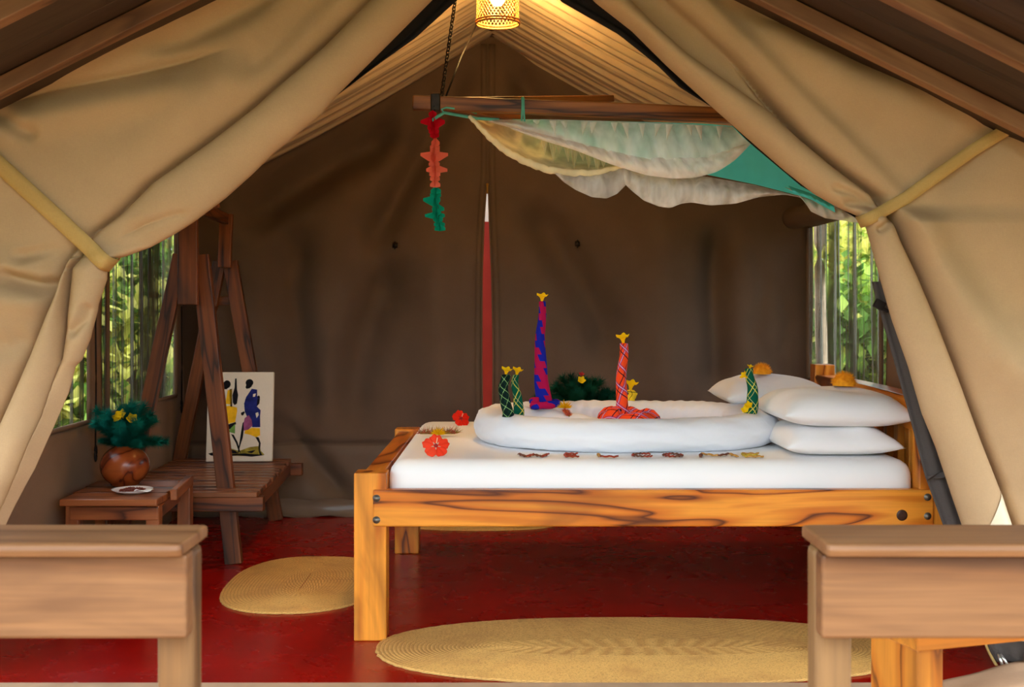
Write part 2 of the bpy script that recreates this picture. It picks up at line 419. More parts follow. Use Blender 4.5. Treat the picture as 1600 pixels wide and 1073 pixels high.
def beam(name, a, b, w, h, mat, parent=None, up=(0, 0, 1), bevel=.004, taper=1.0, rough=0.0):
    """a timber from a to b, its own x axis along the grain; w across, h along up"""
    a = Vector(a); b = Vector(b); x = (b - a); L = x.length; x.normalize()
    up = Vector(up); y = up.cross(x); y.normalize(); z = x.cross(y)
    n = 7 if rough else 2
    mb = MB(); pts = []
    for i in range(n):
        t = i / (n - 1); k = 1 + (taper - 1) * t
        j = [random.uniform(-rough, rough) for _ in range(4)] if rough else [0] * 4
        hw, hh = w / 2 * k, h / 2 * k
        pts += [(-L / 2 + L * t, -hw + j[0], -hh + j[1]), (-L / 2 + L * t, hw + j[2], -hh + j[1]), (-L / 2 + L * t, hw + j[2], hh + j[3]), (-L / 2 + L * t, -hw + j[0], hh + j[3])]
    fs = [(0, 3, 2, 1), tuple(4 * (n - 1) + k for k in range(4))]
    for i in range(n - 1):
        for k in range(4):
            fs.append((4 * i + k, 4 * i + (k + 1) % 4, 4 * i + 4 + (k + 1) % 4, 4 * i + 4 + k))
    mb.add(pts, fs)
    o = mb.build(name, mat, None, smooth=False, bevel=bevel)
    m = Matrix((x, y, z)).transposed().to_4x4(); m.translation = (a + b) / 2
    o.location = m.translation; o.rotation_euler = m.to_euler()
    return attach(o, parent)

def sm(a, b, x):
    t = np.clip((x - a) / (b - a), 0, 1); return t * t * (3 - 2 * t)
def poly_dist(x, y, pts):
    """distance to a polyline, the side (sign) and an end fade"""
    best = np.full(x.shape, 1e9); sgn = np.ones(x.shape); tt = np.zeros(x.shape)
    L = [math.dist(pts[i], pts[i + 1]) for i in range(len(pts) - 1)]; tot = sum(L); acc = 0
    for i in range(len(pts) - 1):
        ax, ay = pts[i]; bx, by = pts[i + 1]; dx, dy = bx - ax, by - ay
        t = np.clip(((x - ax) * dx + (y - ay) * dy) / (dx * dx + dy * dy), 0, 1)
        d = np.hypot(x - ax - t * dx, y - ay - t * dy)
        k = d < best; best = np.where(k, d, best)
        sgn = np.where(k, np.sign(dx * (y - ay) - dy * (x - ax)), sgn); tt = np.where(k, (acc + t * L[i]) / tot, tt); acc += L[i]
    return best, sgn, sm(0, .22, tt) * (1 - sm(.78, 1, tt))
def fold(x, y, pts, amp, w1, w2=None):
    """gaussian fold, width w1 on one side, w2 on the other"""
    d, s, f = poly_dist(x, y, pts); w = np.where(s > 0, w1, w2 or w1)
    return amp * f * np.exp(-(d / w) ** 2)
def crease(x, y, pts, amp, w1, w2=None):
    d, s, f = poly_dist(x, y, pts); w = np.where(s > 0, w1, w2 or w1)
    return amp * f * np.exp(-d / w)
def curve(pts):
    ys = [p[1] for p in pts]; xs = [p[0] for p in pts]
    return lambda y: np.interp(y, ys, xs)
def fbm(x, y, sc, seed=0):
    r = np.random.default_rng(seed); out = np.zeros(np.shape(x))
    for k in range(7):
        a = r.uniform(0, 2 * PI); f = sc * r.uniform(.5, 2.0); out = out + np.sin((x * math.cos(a) + y * math.sin(a)) * f + r.uniform(0, 6.28)) / 7
    return out

# ================================================================== THE SETTING
XL, XR, YF, YB = -1.90, 1.72, 3.93, 6.87
RX, RZ, EZ = -.115, 2.767, 1.82      # ridge and eaves of the tent

def struct(o): o['kind'] = 'structure'; return o

# floor of the tent, sill, veranda, ground
mb = MB(); mb.box(((XL + XR) / 2, 5.3, -.04), (XR - XL + .5, 3.3, .08)); struct(mb.build('floor', M['floor'], smooth=False))
mb = MB(); mb.box((0, 3.70, -.045), (7, .12, .11)); o = struct(mb.build('trim_1', M['sill'], smooth=False, bevel=.006))
mb = MB(); mb.box((0, 1.3, -.1), (7, 4.68, .1)); struct(mb.build('floor_veranda', plain('ochre_veranda_floor', (150, 92, 54), .6, .3, .12, 10), smooth=False))
mb = MB(); mb.box((0, 6, -.25), (90, 90, .2)); struct(mb.build('ground', M['grassland'], smooth=False))

# ceiling: pleated liner, two slopes
def slope(side):
    mb = MB(); ny, nx = 330, 22; pts = []
    X2 = XL if side < 0 else XR
    ys = np.linspace(YF - .02, YB + .02, ny); us = np.linspace(0, 1, nx)
    r = np.random.default_rng(5 + side); ph = r.uniform(0, 6, 4)
    for v in us:
        amp = .006 + .006 * math.sin(PI * v)
        yy = ys + .03 * math.sin(2.3 * v + side)
        d = amp * (np.sin(ys * 78 + ph[0] + .8 * np.sin(ys * 7)) + .6 * np.sin(ys * 131 + ph[1] + v * 2) + .8 * np.sin(ys * 37 + ph[2] + v))
        sag = -.035 * math.sin(PI * v)
        for k in range(ny):
            pts.append((RX + (X2 - RX) * v, yy[k], RZ + (EZ - RZ) * v + sag + d[k]))
    mb.grid(pts, ny, nx)
    return mb
ce = thing('ceiling', None, None, (RX, 5.3, RZ)); struct(ce)
slope(-1).build('liner_panel', M['liner'], ce); slope(1).build('liner_panel', M['liner'], ce)
mb = MB(); mb.box((RX, 5.4, RZ + .02), (.05, 3.1, .05)); mb.build('ridge_seam', M['seam'], ce, smooth=False)
# outer roof sheet over the liner (keeps the sky out)
mb = MB()
for X2, s in ((XL - .15, -1), (XR + .15, 1)):
    a = [(RX, 3.5, RZ + .1), (X2, 3.5, EZ + .04), (X2, YB + .25, EZ + .04), (RX, YB + .25, RZ + .1)]
    mb.add(a, [(0, 1, 2, 3)])
struct(mb.build('roof_tent', M['canvas_tan'], solid=.01))

# back wall: two canvas halves with an unzipped slit between them
SL = curve([(763, -100), (763, 270), (761.3, 288), (757.5, 345), (754.5, 430), (754, 560), (755, 640), (756, 700), (757, 810)])
SR = curve([(761, -100), (761, 270), (761.7, 288), (763.5, 345), (767, 430), (769.5, 560), (768.5, 640), (768, 700), (767, 810)])
def back_depth(x, y):
    d = .012 * fbm(x, y, .018, 3)
    d = d + fold(x, y, [(735, 80), (690, 180), (620, 300), (560, 420)], -.05, 26)
    d = d + fold(x, y, [(790, 90), (850, 170), (930, 240), (1000, 300)], -.045, 22)
    d = d + fold(x, y, [(640, 190), (520, 250), (430, 305), (360, 360)], -.075, 34)
    d = d + fold(x, y, [(620, 390), (575, 500), (550, 600), (545, 690)], -.05, 34)
    d = d + fold(x, y, [(820, 300), (880, 400), (940, 500), (960, 600)], -.055, 34)
    d = d + fold(x, y, [(470, 330), (450, 450), (470, 600), (480, 700)], -.05, 30)
    d = d + fold(x, y, [(420, 640), (470, 700), (530, 770), (540, 800)], -.03, 18)
    d = d + fold(x, y, [(1125, 330), (1118, 450), (1122, 560), (1120, 640)], -.05, 22)
    d = d + fold(x, y, [(1175, 380), (1195, 450), (1180, 520), (1215, 600)], -.008, 12)
    d = d + fold(x, y, [(1210, 430), (1235, 500), (1215, 560), (1240, 640)], -.008, 11)
    d = d + fold(x, y, [(1040, 280), (1030, 400), (1045, 600), (1040, 700)], .03, 40)
    d = d + fold(x, y, [(690, 330), (680, 450), (690, 600), (690, 700)], .03, 36)
    d = d * 2.6
    d = d - .018 * np.exp(-((y - 694) / 4.0) ** 2)
    return d
def gable_y(x):
    X = (x - CX) * YB / F
    Z = np.where(X < RX, RZ - (RX - X) * (RZ - EZ) / (RX - XL), RZ - (X - RX) * (RZ - EZ) / (XR - RX))
    return HY - (Z + .03 - H) * F / YB
def back_half(side):
    xl = CX + XL * F / YB - 6; xr = CX + XR * F / YB + 6
    nv, nu = 190, 120; y0 = 801.0
    pts = []
    vsn = np.linspace(0, 1, nv)
    for v in vsn:
        u = np.linspace(0, 1, nu)
        ye = np.full(nu, 0.0)
        x0 = np.linspace(xl, 760, nu) if side < 0 else np.linspace(764, xr, nu)
        top = gable_y(x0)
        y = top + (y0 - top) * v
        if side < 0: x = xl + (SL(y) - xl) * u
        else: x = SR(y) + (xr - SR(y)) * u
        top = gable_y(x); y = top + (y0 - top) * v
        D = back_depth(x, y)
        for k in range(nu):
            p = P(x[k], y[k], YB); pts.append((p.x, p.y - D[k], p.z))
    mb = MB(); mb.grid(pts, nu, nv); return mb
wb = thing('wall_back', None, None, (0, YB, 0)); struct(wb)
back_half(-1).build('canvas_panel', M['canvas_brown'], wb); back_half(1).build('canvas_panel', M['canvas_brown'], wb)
# seam tapes of the zip flaps, welded along the canvas
def on_back(x, y, off=.006):
    p = P(x, y, YB); d = float(back_depth(np.array([x * 1.0]), np.array([y * 1.0]))[0]); return Vector((p.x, p.y - d - off, p.z))
def tape(xs_fn, y0, y1, w, name, mat=None, off=.006):
    mb = MB(); pts = []
    for y in np.linspace(y0, y1, 60):
        x = xs_fn(y)
        for s in (-1, 1): pts.append(on_back(x + s * w, y, off))
    mb.grid(pts, 2, 60); return mb.build(name, mat or M['canvas_brown'], wb, solid=.004)
tape(lambda y: SL(y) - 7, 70, 800, 4.5, 'zip_flap'); tape(lambda y: SR(y) + 8, 70, 800, 5, 'zip_flap')
tape(lambda y: SL(y) - 1.2, 290, 800, 1.0, 'zip_tape', M['seam'], .012); tape(lambda y: SR(y) + 1.2, 290, 800, 1.0, 'zip_tape', M['seam'], .012)
mb = MB(); p = on_back(761.5, 287, .02); mb.tube([p + Vector((0, 0, .0)), p + Vector((0, 0, -.025)), p + Vector((0, 0, -.06))], [.008, .004, .005], 8)
mb.build('zip_pull', M['brass'], wb)
for hx, hy in ((617, 383), (903, 380)):
    mb = MB(); p = on_back(hx, hy, .01)
    mb.tube([p + Vector((.0, -.004, .02)), p + Vector((0, -.02, .015)), p + Vector((.004, -.024, -.012)), p + Vector((0, -.01, -.02))], .005, 6)
    mb.box(p, (.03, .006, .03)); mb.build('wall_hook', M['iron'], wb)
# groundsheet hem along the foot of the back wall
mb = MB(); pts = []
n = 160
for i in range(n):
    X = XL + (XR - XL) * i / (n - 1)
    for k, (dy, z) in enumerate(((.0, .085), (-.03, .07), (-.045, .045), (-.05, .012), (-.12, .004))):
        pts.append((X, YB - .05 + dy + .012 * math.sin(X * 9 + k) * (k > 0), z + .006 * math.sin(X * 23 + k * 1.7)))
mb.grid(pts, 5, n); struct(mb.build('baseboard_back', M['skirt']))
# pvc splash skirt: lower, shinier strip of the back wall
mb = MB(); pts = []
for i in range(120):
    x = 300 + 455 * i / 119
    if x > SL(700) - 12: x = SL(700) - 12
    for y in np.linspace(697, 798, 14): pts.append(on_back(x, y, .006))
mb.grid(pts, 14, 120); mb.build('splash_skirt', canvas('skirt_canvas', (120, 98, 80), rough=.5), wb)

# red wall and pale wall of the washroom behind the slit
mb = MB(); mb.box((-.16, 7.6, .86), (1.3, .08, 1.76)); struct(mb.build('wall_washroom', M['redwall'], smooth=False))
mb = MB(); mb.box((-.16, 7.75, 1.1), (1.3, .08, 2.6)); struct(mb.build('wall_washroom_upper', M['palewall'], smooth=False))

# side walls with window openings, canvas built around the openings
def side_wall(name, X, holes, sgn):
    """holes: (y0, y1, z0, z1)"""
    ys = sorted({YF - .02, YB + .01} | {h[0] for h in holes} | {h[1] for h in holes})
    zs = sorted({-.0, EZ + .03} | {h[2] for h in holes} | {h[3] for h in holes})
    mb = MB()
    def pt(y, z): return (X + sgn * .012 * math.sin(y * 5.1 + z) * math.sin(PI * min(1, max(0, z / EZ))) + sgn * .008 * math.sin(y * 13 + z * 2.5), y, z)
    for a, b in zip(ys, ys[1:]):
        for c, d in zip(zs, zs[1:]):
            if any(a >= h[0] - 1e-6 and b <= h[1] + 1e-6 and c >= h[2] - 1e-6 and d <= h[3] + 1e-6 for h in holes): continue
            nu = max(2, int((b - a) / .04) + 1); nv = max(2, int((d - c) / .06) + 1)
            mb.grid([pt(a + (b - a) * i / (nu - 1), c + (d - c) * j / (nv - 1)) for j in range(nv) for i in range(nu)], nu, nv)
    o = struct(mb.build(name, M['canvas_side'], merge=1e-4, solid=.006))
    return o
LW = [(4.15, 5.26, .69, 1.62), (5.50, 6.62, .70, 1.62)]
RW = [(5.45, 6.80, .78, 1.66)]
side_wall('wall_left', XL, LW, 1); side_wall('wall_right', XR, RW, -1)

def window(name, X, hole, sgn, grey=None):
    y0, y1, z0, z1 = hole
    w = thing(name, None, None, (X, (y0 + y1) / 2, z0)); struct(w)
    # gathered net: two layers of hanging folds
    for li, off in (((0, -.015), (1, -.05)) if sgn > 0 else ((1, -.04),)):
        mb = MB(); nu, nv = 160, 12; pts = []
        for j in range(nv):
            z = z1 + .02 - (z1 - z0 + .03) * j / (nv - 1)
            for i in range(nu):
                y = y0 - .01 + (y1 - y0 + .02) * i / (nu - 1)
                yy = y + .012 * math.sin(y * 31 + z * 3 + li)
                pts.append((X + sgn * (off + .012 * math.sin(y * 47 + li * 2 + .6 * math.sin(z * 3)) + .008 * math.sin(y * 19 + li)), yy, z))
        mb.grid(pts, nu, nv); mb.build('net_curtain' if li else 'insect_net', M['net'] if sgn > 0 else M['net_pale'], w)
    if grey:
        mb = MB(); pts = []
        a, b = grey
        for j in range(10):
            z = z1 - (z1 - z0) * j / 9
            for i in range(14):
                y = a + (b - a) * i / 13; pts.append((X + sgn * (.005 + .006 * math.sin(y * 60 + z * 2)), y, z))
        mb.grid(pts, 14, 10); mb.build('net_overlap', M['grey_net'], w)
    for (a, b) in (((y0, z0), (y1, z0)), ((y1, z0), (y1, z1)), ((y0, z0), (y0, z1)), ((y0, z1), (y1, z1))):
        mb = MB(); mb.tube([Vector((X + sgn * .014, a[0] + (b[0] - a[0]) * t, a[1] + (b[1] - a[1]) * t)) for t in np.linspace(0, 1, 12)], .011, 6)
        mb.build('window_piping', M['seam'], w)
    return w
window('window_1', XL, LW[0], 1); window('window_2', XL, LW[1], 1, (6.42, 6.62)); window('window_3', XR, RW[0], -1, (6.55, 6.80))

# canvas flaps' pull cords beside the left windows
def pull_cord(y, ztop, zbot, label):
    t = thing('blind_cord', label, 'cord', (XL + .03, y, zbot), 'blind cords on the left tent wall')
    mb = MB(); X = XL + .035
    mb.tube([(X, y + .004 * math.sin(z * 9), z) for z in np.linspace(ztop, zbot + .07, 14)], .004, 6); mb.build('string', M['cord'], t)
    mb = MB(); mb.tube([(X, y + .012 * math.sin(a), zbot + .035 - .035 * math.cos(a)) for a in np.linspace(0, 2 * PI, 16, endpoint=False)], .0045, 6, closed=True)
    mb.build('loop', M['cord'], t)
pull_cord(5.285, 1.30, .51, 'dark looped cord hanging between the two left windows')
pull_cord(6.66, 1.20, .60, 'dark looped cord hanging right of the window behind the rack')

# veranda roof: boards on rafters, sloping down both sides of the entrance
RFZ = 2.56
def roofpt(X, Y, dz=0):
    return Vector((X, Y, RFZ - .5 * abs(X - RX) + dz))
rf = thing('roof_veranda', None, None, (RX, 3.4, RFZ)); struct(rf)
nrm = {-1: Vector((-.5, 0, 1)).normalized(), 1: Vector((.5, 0, 1)).normalized()}
for s in (-1, 1):
    X2 = RX + s * 2.6
    for yb in (3.57, 3.09, 2.55, 2.0, 1.45):
        a = roofpt(RX, yb, .025); b = roofpt(X2, yb, .025)
        beam('rafter', a, b, .052, .05, M['rafter'], rf, up=nrm[s], bevel=.004)
    y = 3.83
    while y > 1.25:
        w = random.uniform(.19, .23)
        a = roofpt(RX, y - w / 2, .068 + random.uniform(0, .004)); b = roofpt(X2, y - w / 2, .068 + random.uniform(0, .004))
        beam('roof_board', a, b, w - .004, .022, M['roofwood'], rf, up=nrm[s], bevel=.002)
        y -= w

# ================================================================== ENTRANCE CURTAINS
YC = 3.85
def curtain_mesh(rows, xin, xout, depth, ncol, side, wrap_r):
    """rows: pixel rows; xin(y): free edge, xout(y): far side. Depth towards the viewer in metres."""
    pts = []; nw = 7
    for y in rows:
        e = float(xin(y)); o = float(xout(y))
        u = np.linspace(0, 1, ncol); u = 1 - (1 - u) ** 1.5 * (1 - .25 * u) if False else u
        # dense near the free edge
        w = 1 - (1 - u) ** 1.7
        w = 1 - np.linspace(1, 0, ncol) ** 1.0 if abs(e - o) < 60 else w
        x = o + (e - o) * w
        D = depth(x, np.full(ncol, float(y)))
        r = float(wrap_r(y)) if callable(wrap_r) else wrap_r
        for k in range(ncol):
            p = P(x[k], y, YC); pts.append((p.x, p.y - D[k], p.z))
        p = P(x[-1], y, YC)
        for k in range(1, nw + 1):
            a = PI / 2 * 1.2 * k / nw
            pts.append((p.x + side * r * (1 - math.cos(a)) * 1.0, p.y - D[-1] + r * 1.1 * math.sin(a), p.z))
    mb = MB(); mb.grid(pts, ncol + nw, len(rows)); return mb

# ---- left
EL = curve([(757, -278), (795, -125), (675, 0), (528, 147), (500, 180), (427, 239), (391, 274), (352, 309), (305, 344.6), (274, 364), (235, 386), (196, 401), (177, 405), (170, 418), (170, 436), (155, 480), (145, 528), (131, 562), (121, 572), (111, 611), (82, 678), (58, 732), (29, 785), (10, 824), (-60, 990)])
C1L = curve([(700, -278), (690, -125), (580, 0), (500, 78), (391, 172), (313, 231), (235, 286), (188, 333), (150, 362), (128, 385), (112, 403)])
C5L = curve([(128, 380), (116, 397), (92, 465), (53, 552), (0, 669), (-40, 740), (-90, 830), (-150, 990)])
C6L = curve([(135, 395), (116, 420), (108, 514), (104, 560), (80, 640), (40, 740), (0, 824), (-80, 990)])
def left_depth(x, y):
    E, C1 = EL(y), C1L(y)
    W = np.maximum(E - C1, 4); u = (x - C1) / W
    R = np.interp(y, [-278, 100, 250, 340, 385, 405], [.075, .075, .065, .05, .03, .02])
    roll = R * np.sqrt(np.maximum(0, 1 - (2 * np.clip(u, 0, 1) - 1) ** 2))
    d = np.maximum(C1 - x, 0)
    soft = sm(300, 120, y)
    pan = .045 * (1 - np.exp(-d / 26)) + .03 * np.exp(-((d - 80) / 55) ** 2) * soft
    up = np.where(u > 0, roll, pan)
    up = up + fold(x, y, [(560, -60), (470, 30), (420, 85), (350, 130)], -.045, 34, 26)
    up = up + crease(x, y, [(-60, 185), (12, 160), (78, 141), (157, 126), (235, 110), (313, 90), (380, 76)], -.05, 24, 9)
    up = up + fold(x, y, [(-40, 215), (20, 200), (120, 175), (250, 150), (340, 125)], .03, 26)
    up = up + fold(x, y, [(215, 84), (300, 60), (400, 8), (460, -40)], -.035, 20)
    up = up + fold(x, y, [(-30, 170), (10, 185), (40, 205), (75, 215)], -.03, 12)
    up = up + fold(x, y, [(-60, 60), (60, 90), (160, 60), (300, 0)], .02, 30)
    up = up + crease(x, y, [(190, 372), (230, 352), (270, 338), (305, 332)], -.022, 12, 7) * (u > 0)
    up = up - .07 * np.exp(-np.abs(x - C1) / 4.0) * sm(405, 330, y) * sm(-60, 120, y)
    up = up + .006 * fbm(x, y, .02, 11)
    # below the strap
    C5, C6 = C5L(y), C6L(y)
    W5 = np.maximum(E - C5, 4); u5 = (x - C5) / W5; u6 = (x - C6) / np.maximum(E - C6, 3)
    bun = np.where(x < C6, .085 * np.sqrt(np.maximum(0, 1 - (2 * np.clip((x - C5) / np.maximum(C6 - C5, 3), 0, 1) - 1) ** 2)) + .015,
                   .02 + .06 * np.sqrt(np.maximum(0, 1 - (2 * np.clip(u6, 0, 1) - 1) ** 2)) * sm(640, 480, y) + .05 * (1 - u6) * sm(500, 640, y))
    d5 = np.maximum(C5 - x, 0)
    pan2 = .07 * (1 - np.exp(-d5 / 30))
    lo = np.where(u5 > 0, bun, pan2)
    lo = lo + fold(x, y, [(20, 402), (47, 396), (90, 382), (125, 366)], -.05, 12, 8)
    lo = lo + fold(x, y, [(0, 425), (34, 436), (70, 445), (108, 440)], -.05, 14, 9)
    lo = lo + fold(x, y, [(-30, 470), (20, 470), (60, 475), (85, 460)], .03, 20)
    lo = lo + fold(x, y, [(110, 520), (125, 516), (140, 500), (150, 470)], -.03, 8)
    lo = lo + fold(x, y, [(-60, 560), (-20, 540), (20, 540), (60, 520)], -.03, 20)
    lo = lo + fold(x, y, [(-60, 690), (0, 760), (30, 740), (70, 640)], .02, 20)
    lo = lo - .07 * np.exp(-np.abs(x - C5) / 4.0) - .05 * np.exp(-np.abs(x - C6) / 3.0) * sm(600, 500, y)
    lo = lo + .006 * fbm(x, y, .025, 12)
    w = sm(375, 425, y)
    return up * (1 - w) + lo * w
def gate_left(y): return np.maximum(-150, (105 - y) / .53)
rows = list(np.arange(-262, 350, 3.2)) + list(np.arange(350, 450, 2.0)) + list(np.arange(450, 995, 3.5))
ct = thing('entrance_curtain', 'wide tan canvas curtain tied back in front of the gourd vase and rack', 'curtain', (P(60, 0, YC).x, YC, 0), 'tied back canvas entrance curtains')
curtain_mesh(rows, EL, gate_left, left_depth, 190, -1, lambda y: .045 if y < 380 else .03).build('canvas_panel', M['canvas_tan'], ct)

def strap(parent, path, w, depth, name, back=None):
    """webbing band laid over the cloth: path in pixels, depth function of the cloth under it"""
    pts = []; n = 60
    pa = np.array(path, float); L = np.r_[0, np.cumsum(np.hypot(*np.diff(pa, axis=0).T))]; t = np.linspace(0, L[-1], n)
    X = np.interp(t, L, pa[:, 0]); Yp = np.interp(t, L, pa[:, 1])
    dx = np.gradient(X); dy = np.gradient(Yp); ln = np.hypot(dx, dy); nx, ny = -dy / ln, dx / ln
    base = np.maximum.reduce([depth(X + nx * k, Yp + ny * k) for k in np.linspace(-w, w, 5)])
    ker = np.exp(-np.linspace(-2, 2, 13) ** 2); ker /= ker.sum()
    base = np.convolve(np.pad(base, 6, mode='edge'), ker, 'valid') + .012
    base = np.maximum(base, np.minimum(base.max(), base * 0 + base.mean()))
    for i in range(n):
        for s in (-1, -.3, .3, 1):
            p = P(X[i] + nx[i] * w * s, Yp[i] + ny[i] * w * s, YC)
            pts.append((p.x, p.y - base[i], p.z))
    last = base[-1]; q = (X[-1], Yp[-1], nx[-1], ny[-1]); dirx = dx[-1] / ln[-1]; diry = dy[-1] / ln[-1]
    for k in range(1, 9):
        a = PI * k / 9
        for s in (-1, -.3, .3, 1):
            p = P(q[0] + q[2] * w * s + dirx * 9 * math.sin(a), q[1] + q[3] * w * s + diry * 9 * math.sin(a), YC)
            pts.append((p.x, p.y - last + .10 * (1 - math.cos(a)) / 2, p.z))
    mb = MB(); mb.grid(pts, 4, n + 8); return mb.build(name, M['webbing'], parent, solid=.004)
o = strap(ct, [(-60, 196), (0, 250), (90, 333), (150, 389), (172, 409)], 12.5, left_depth, 'tie_strap'); o['label'] = 'golden webbing tie strap'

# ---- right
ER = curve([(770, -262), (800, -125), (931, 4), (987, 48), (1040, 101), (1097, 153), (1162, 210), (1228, 267), (1272, 302), (1307, 322), (1337, 336), (1349, 347), (1353, 360), (1361, 390), (1377, 447), (1392, 499), (1418, 572), (1439, 645), (1460, 697), (1486, 776), (1504, 828), (1560, 990)])
R1R = curve([(800, -262), (870, -125), (983, 0), (1025, 44), (1075, 88), (1200, 175), (1250, 219), (1302, 262), (1360, 306), (1380, 335)])
R2L = curve([(830, -262), (920, -125), (1042, 0), (1092, 44), (1138, 88), (1215, 175), (1256, 219), (1309, 262), (1370, 306), (1386, 335)])
R2R = curve([(880, -262), (965, -125), (1085, 0), (1130, 44), (1172, 88), (1260, 175), (1307, 219), (1350, 262), (1394, 306), (1404, 335)])
CAR = curve([(1385, 325), (1392, 340), (1408, 379), (1434, 431), (1465, 504), (1497, 588), (1533, 687), (1564, 765), (1585, 828), (1640, 990)])
CBR = curve([(1404, 325), (1415, 337), (1465, 416), (1517, 504), (1559, 562), (1600, 592), (1680, 640), (1740, 680), (1900, 990)])
def hump(u): return np.sqrt(np.maximum(0, 1 - (2 * np.clip(u, 0, 1) - 1) ** 2))
def right_depth(x, y):
    E, a, b, c = ER(y), R1R(y), R2L(y), R2R(y)
    pinch = np.interp(y, [0, 200, 300, 340], [1, 1, .75, .45])
    up = np.where(x < a, .075 * pinch * hump((x - E) / np.maximum(a - E, 3)),
         np.where(x < b, -.03 * pinch * np.sin(PI * np.clip((x - a) / np.maximum(b - a, 2), 0, 1)) ** .5,
         np.where(x < c, .06 * pinch * hump((x - b) / np.maximum(2 * (c - b), 3)) , .06 * pinch)))
    dc = np.maximum(x - c, 0)
    up = np.where(x >= c, pinch * (.022 + .038 * np.exp(-(dc / 26) ** 2)) + .03 * (1 - np.exp(-dc / 120)), up)
    up = up + fold(x, y, [(1120, -40), (1180, 4), (1250, 36), (1337, 80), (1425, 106), (1521, 124), (1600, 150)], -.05, 26, 20)
    up = up + fold(x, y, [(1150, 20), (1230, 80), (1330, 140), (1480, 190)], .03, 40)
    up = up + fold(x, y, [(1440, 300), (1500, 250), (1560, 190), (1640, 140)], -.03, 28)
    up = up + fold(x, y, [(1310, 318), (1330, 318), (1352, 322), (1372, 330)], -.03, 7)
    up = up + fold(x, y, [(1290, 290), (1300, 296), (1330, 305), (1356, 318)], -.02, 6)
    up = up - .07 * np.exp(-np.abs(x - b) / 4.0) * sm(60, 160, y)
    up = up + .006 * fbm(x, y, .018, 21)
    A, B = CAR(y), CBR(y)
    lo = np.where(x < A, .012 + .06 * hump((x - E) / np.maximum(A - E, 3)),
                  .014 + .085 * np.sin(PI / 2 * np.clip((x - A) / np.maximum(B - A, 3), 0, 1)))
    dB = np.maximum(x - B, 0)
    lo = np.where(x >= B, .05 + .049 * np.exp(-(dB / 45) ** 2), lo)
    lo = lo + fold(x, y, [(1430, 360), (1500, 420), (1560, 470), (1640, 500)], -.02, 40)
    lo = lo + fold(x, y, [(1360, 365), (1372, 356), (1384, 345), (1392, 338)], -.025, 6)
    lo = lo - .12 * np.exp(-np.abs(x - A) / 3.2)
    lo = lo + .006 * fbm(x, y, .018, 22)
    w = sm(318, 352, y)
    return up * (1 - w) + lo * w
def gate_right(y): return np.minimum(1755, np.maximum(780, 1600 - (118 - y) / .49))
ct2 = thing('entrance_curtain', 'tan canvas curtain tied back beside the headboard end of the bed', 'curtain', (P(1560, 0, YC).x, YC, 0), 'tied back canvas entrance curtains')
curtain_mesh(rows, ER, gate_right, right_depth, 190, 1, lambda y: .045 if y < 330 else .035).build('canvas_panel', M['canvas_tan'], ct2)
o = strap(ct2, [(1680, 132), (1600, 184), (1530, 226), (1512, 237), (1407, 312), (1375, 330), (1350, 343)], 9.5, right_depth, 'tie_strap'); o['label'] = 'golden webbing tie strap'
# pale vinyl corner patch sewn on the lower fold
mb = MB(); pts = []
for i in range(14):
    for j in range(14):
        u, v = i / 13, j / 13
        y = 765 + 75 * v; xr_ = CAR(np.array([y]))[0] - 2; xl_ = xr_ - (6 + 62 * v)
        x = xl_ + (xr_ - xl_) * u; d = float(right_depth(np.array([x]), np.array([y]))[0]) + .004
        p = P(x, y, YC); pts.append((p.x, p.y - d, p.z))
mb.grid(pts, 14, 14); mb.build('corner_patch', M['patch'], ct2)

# insect screens gathered behind the curtain edges
def ribbon(parent, cpts, name, mat, Y, ny=60, ripples=4, amp=.012):
    """gathered cloth between an inner and an outer pixel edge"""
    pa = np.array(cpts, float); t = np.linspace(0, 1, len(pa)); tt = np.linspace(0, 1, ny); c = [np.interp(tt, t, pa[:, k]) for k in range(4)]
    nx = 16; pts = []
    for j in range(ny):
        for i in range(nx):
            u = i / (nx - 1); x = c[0][j] + (c[2][j] - c[0][j]) * u; y = c[1][j] + (c[3][j] - c[1][j]) * u
            p = P(x, y, Y); pts.append((p.x, p.y - amp * math.sin(u * PI * ripples + j * .05) - .02 * math.sin(PI * u), p.z))
    mb = MB(); mb.grid(pts, nx, ny); return mb.build(name, mat, parent, solid=.003)
sc1 = thing('screen_door', 'black insect screen bunched up behind the wider curtain beside the hanging lamp', 'screen', (P(600, 60, 4).x, 3.97, 0), 'insect screens of the entrance')
ribbon(sc1, [(830, -120, 760, -130), (715, 0, 655, 0), (650, 60, 590, 60), (572, 116, 520, 130), (526, 150, 490, 172), (490, 178, 460, 190)], 'netting', M['dark_mesh'], 3.97)
sc2 = thing('screen_door', 'dark insect screen bunched along the curtain next to the headboard', 'screen', (P(1400, 500, 3.97).x, 3.97, 0), 'insect screens of the entrance')
ribbon(sc2, [(790, -120, 850, -130), (872, 0, 950, 0), (966, 54, 1010, 40), (1027, 103, 1060, 80), (1062, 138, 1110, 130), (1119, 173, 1150, 170), (1171, 224, 1210, 220), (1250, 290, 1290, 280), (1300, 318, 1340, 310), (1337, 340, 1365, 335)], 'netting', M['dark_mesh'], 3.97)
ribbon(sc2, [(1362, 440, 1400, 440), (1369, 468, 1410, 460), (1395, 560, 1440, 550), (1420, 650, 1466, 640), (1444, 742, 1500, 730), (1476, 828, 1530, 820), (1512, 920, 1580, 915), (1540, 985, 1640, 985)], 'lower_netting', M['grey_mesh'], 3.97, ripples=6, amp=.006)
ribbon(sc2, [(1446, 744, 1500, 728), (1447, 747, 1501, 731), (1448, 750, 1502, 735)], 'hem_band', M['grey_mesh'], 3.94)
mb = MB(); p = P(1374, 476, 3.93)
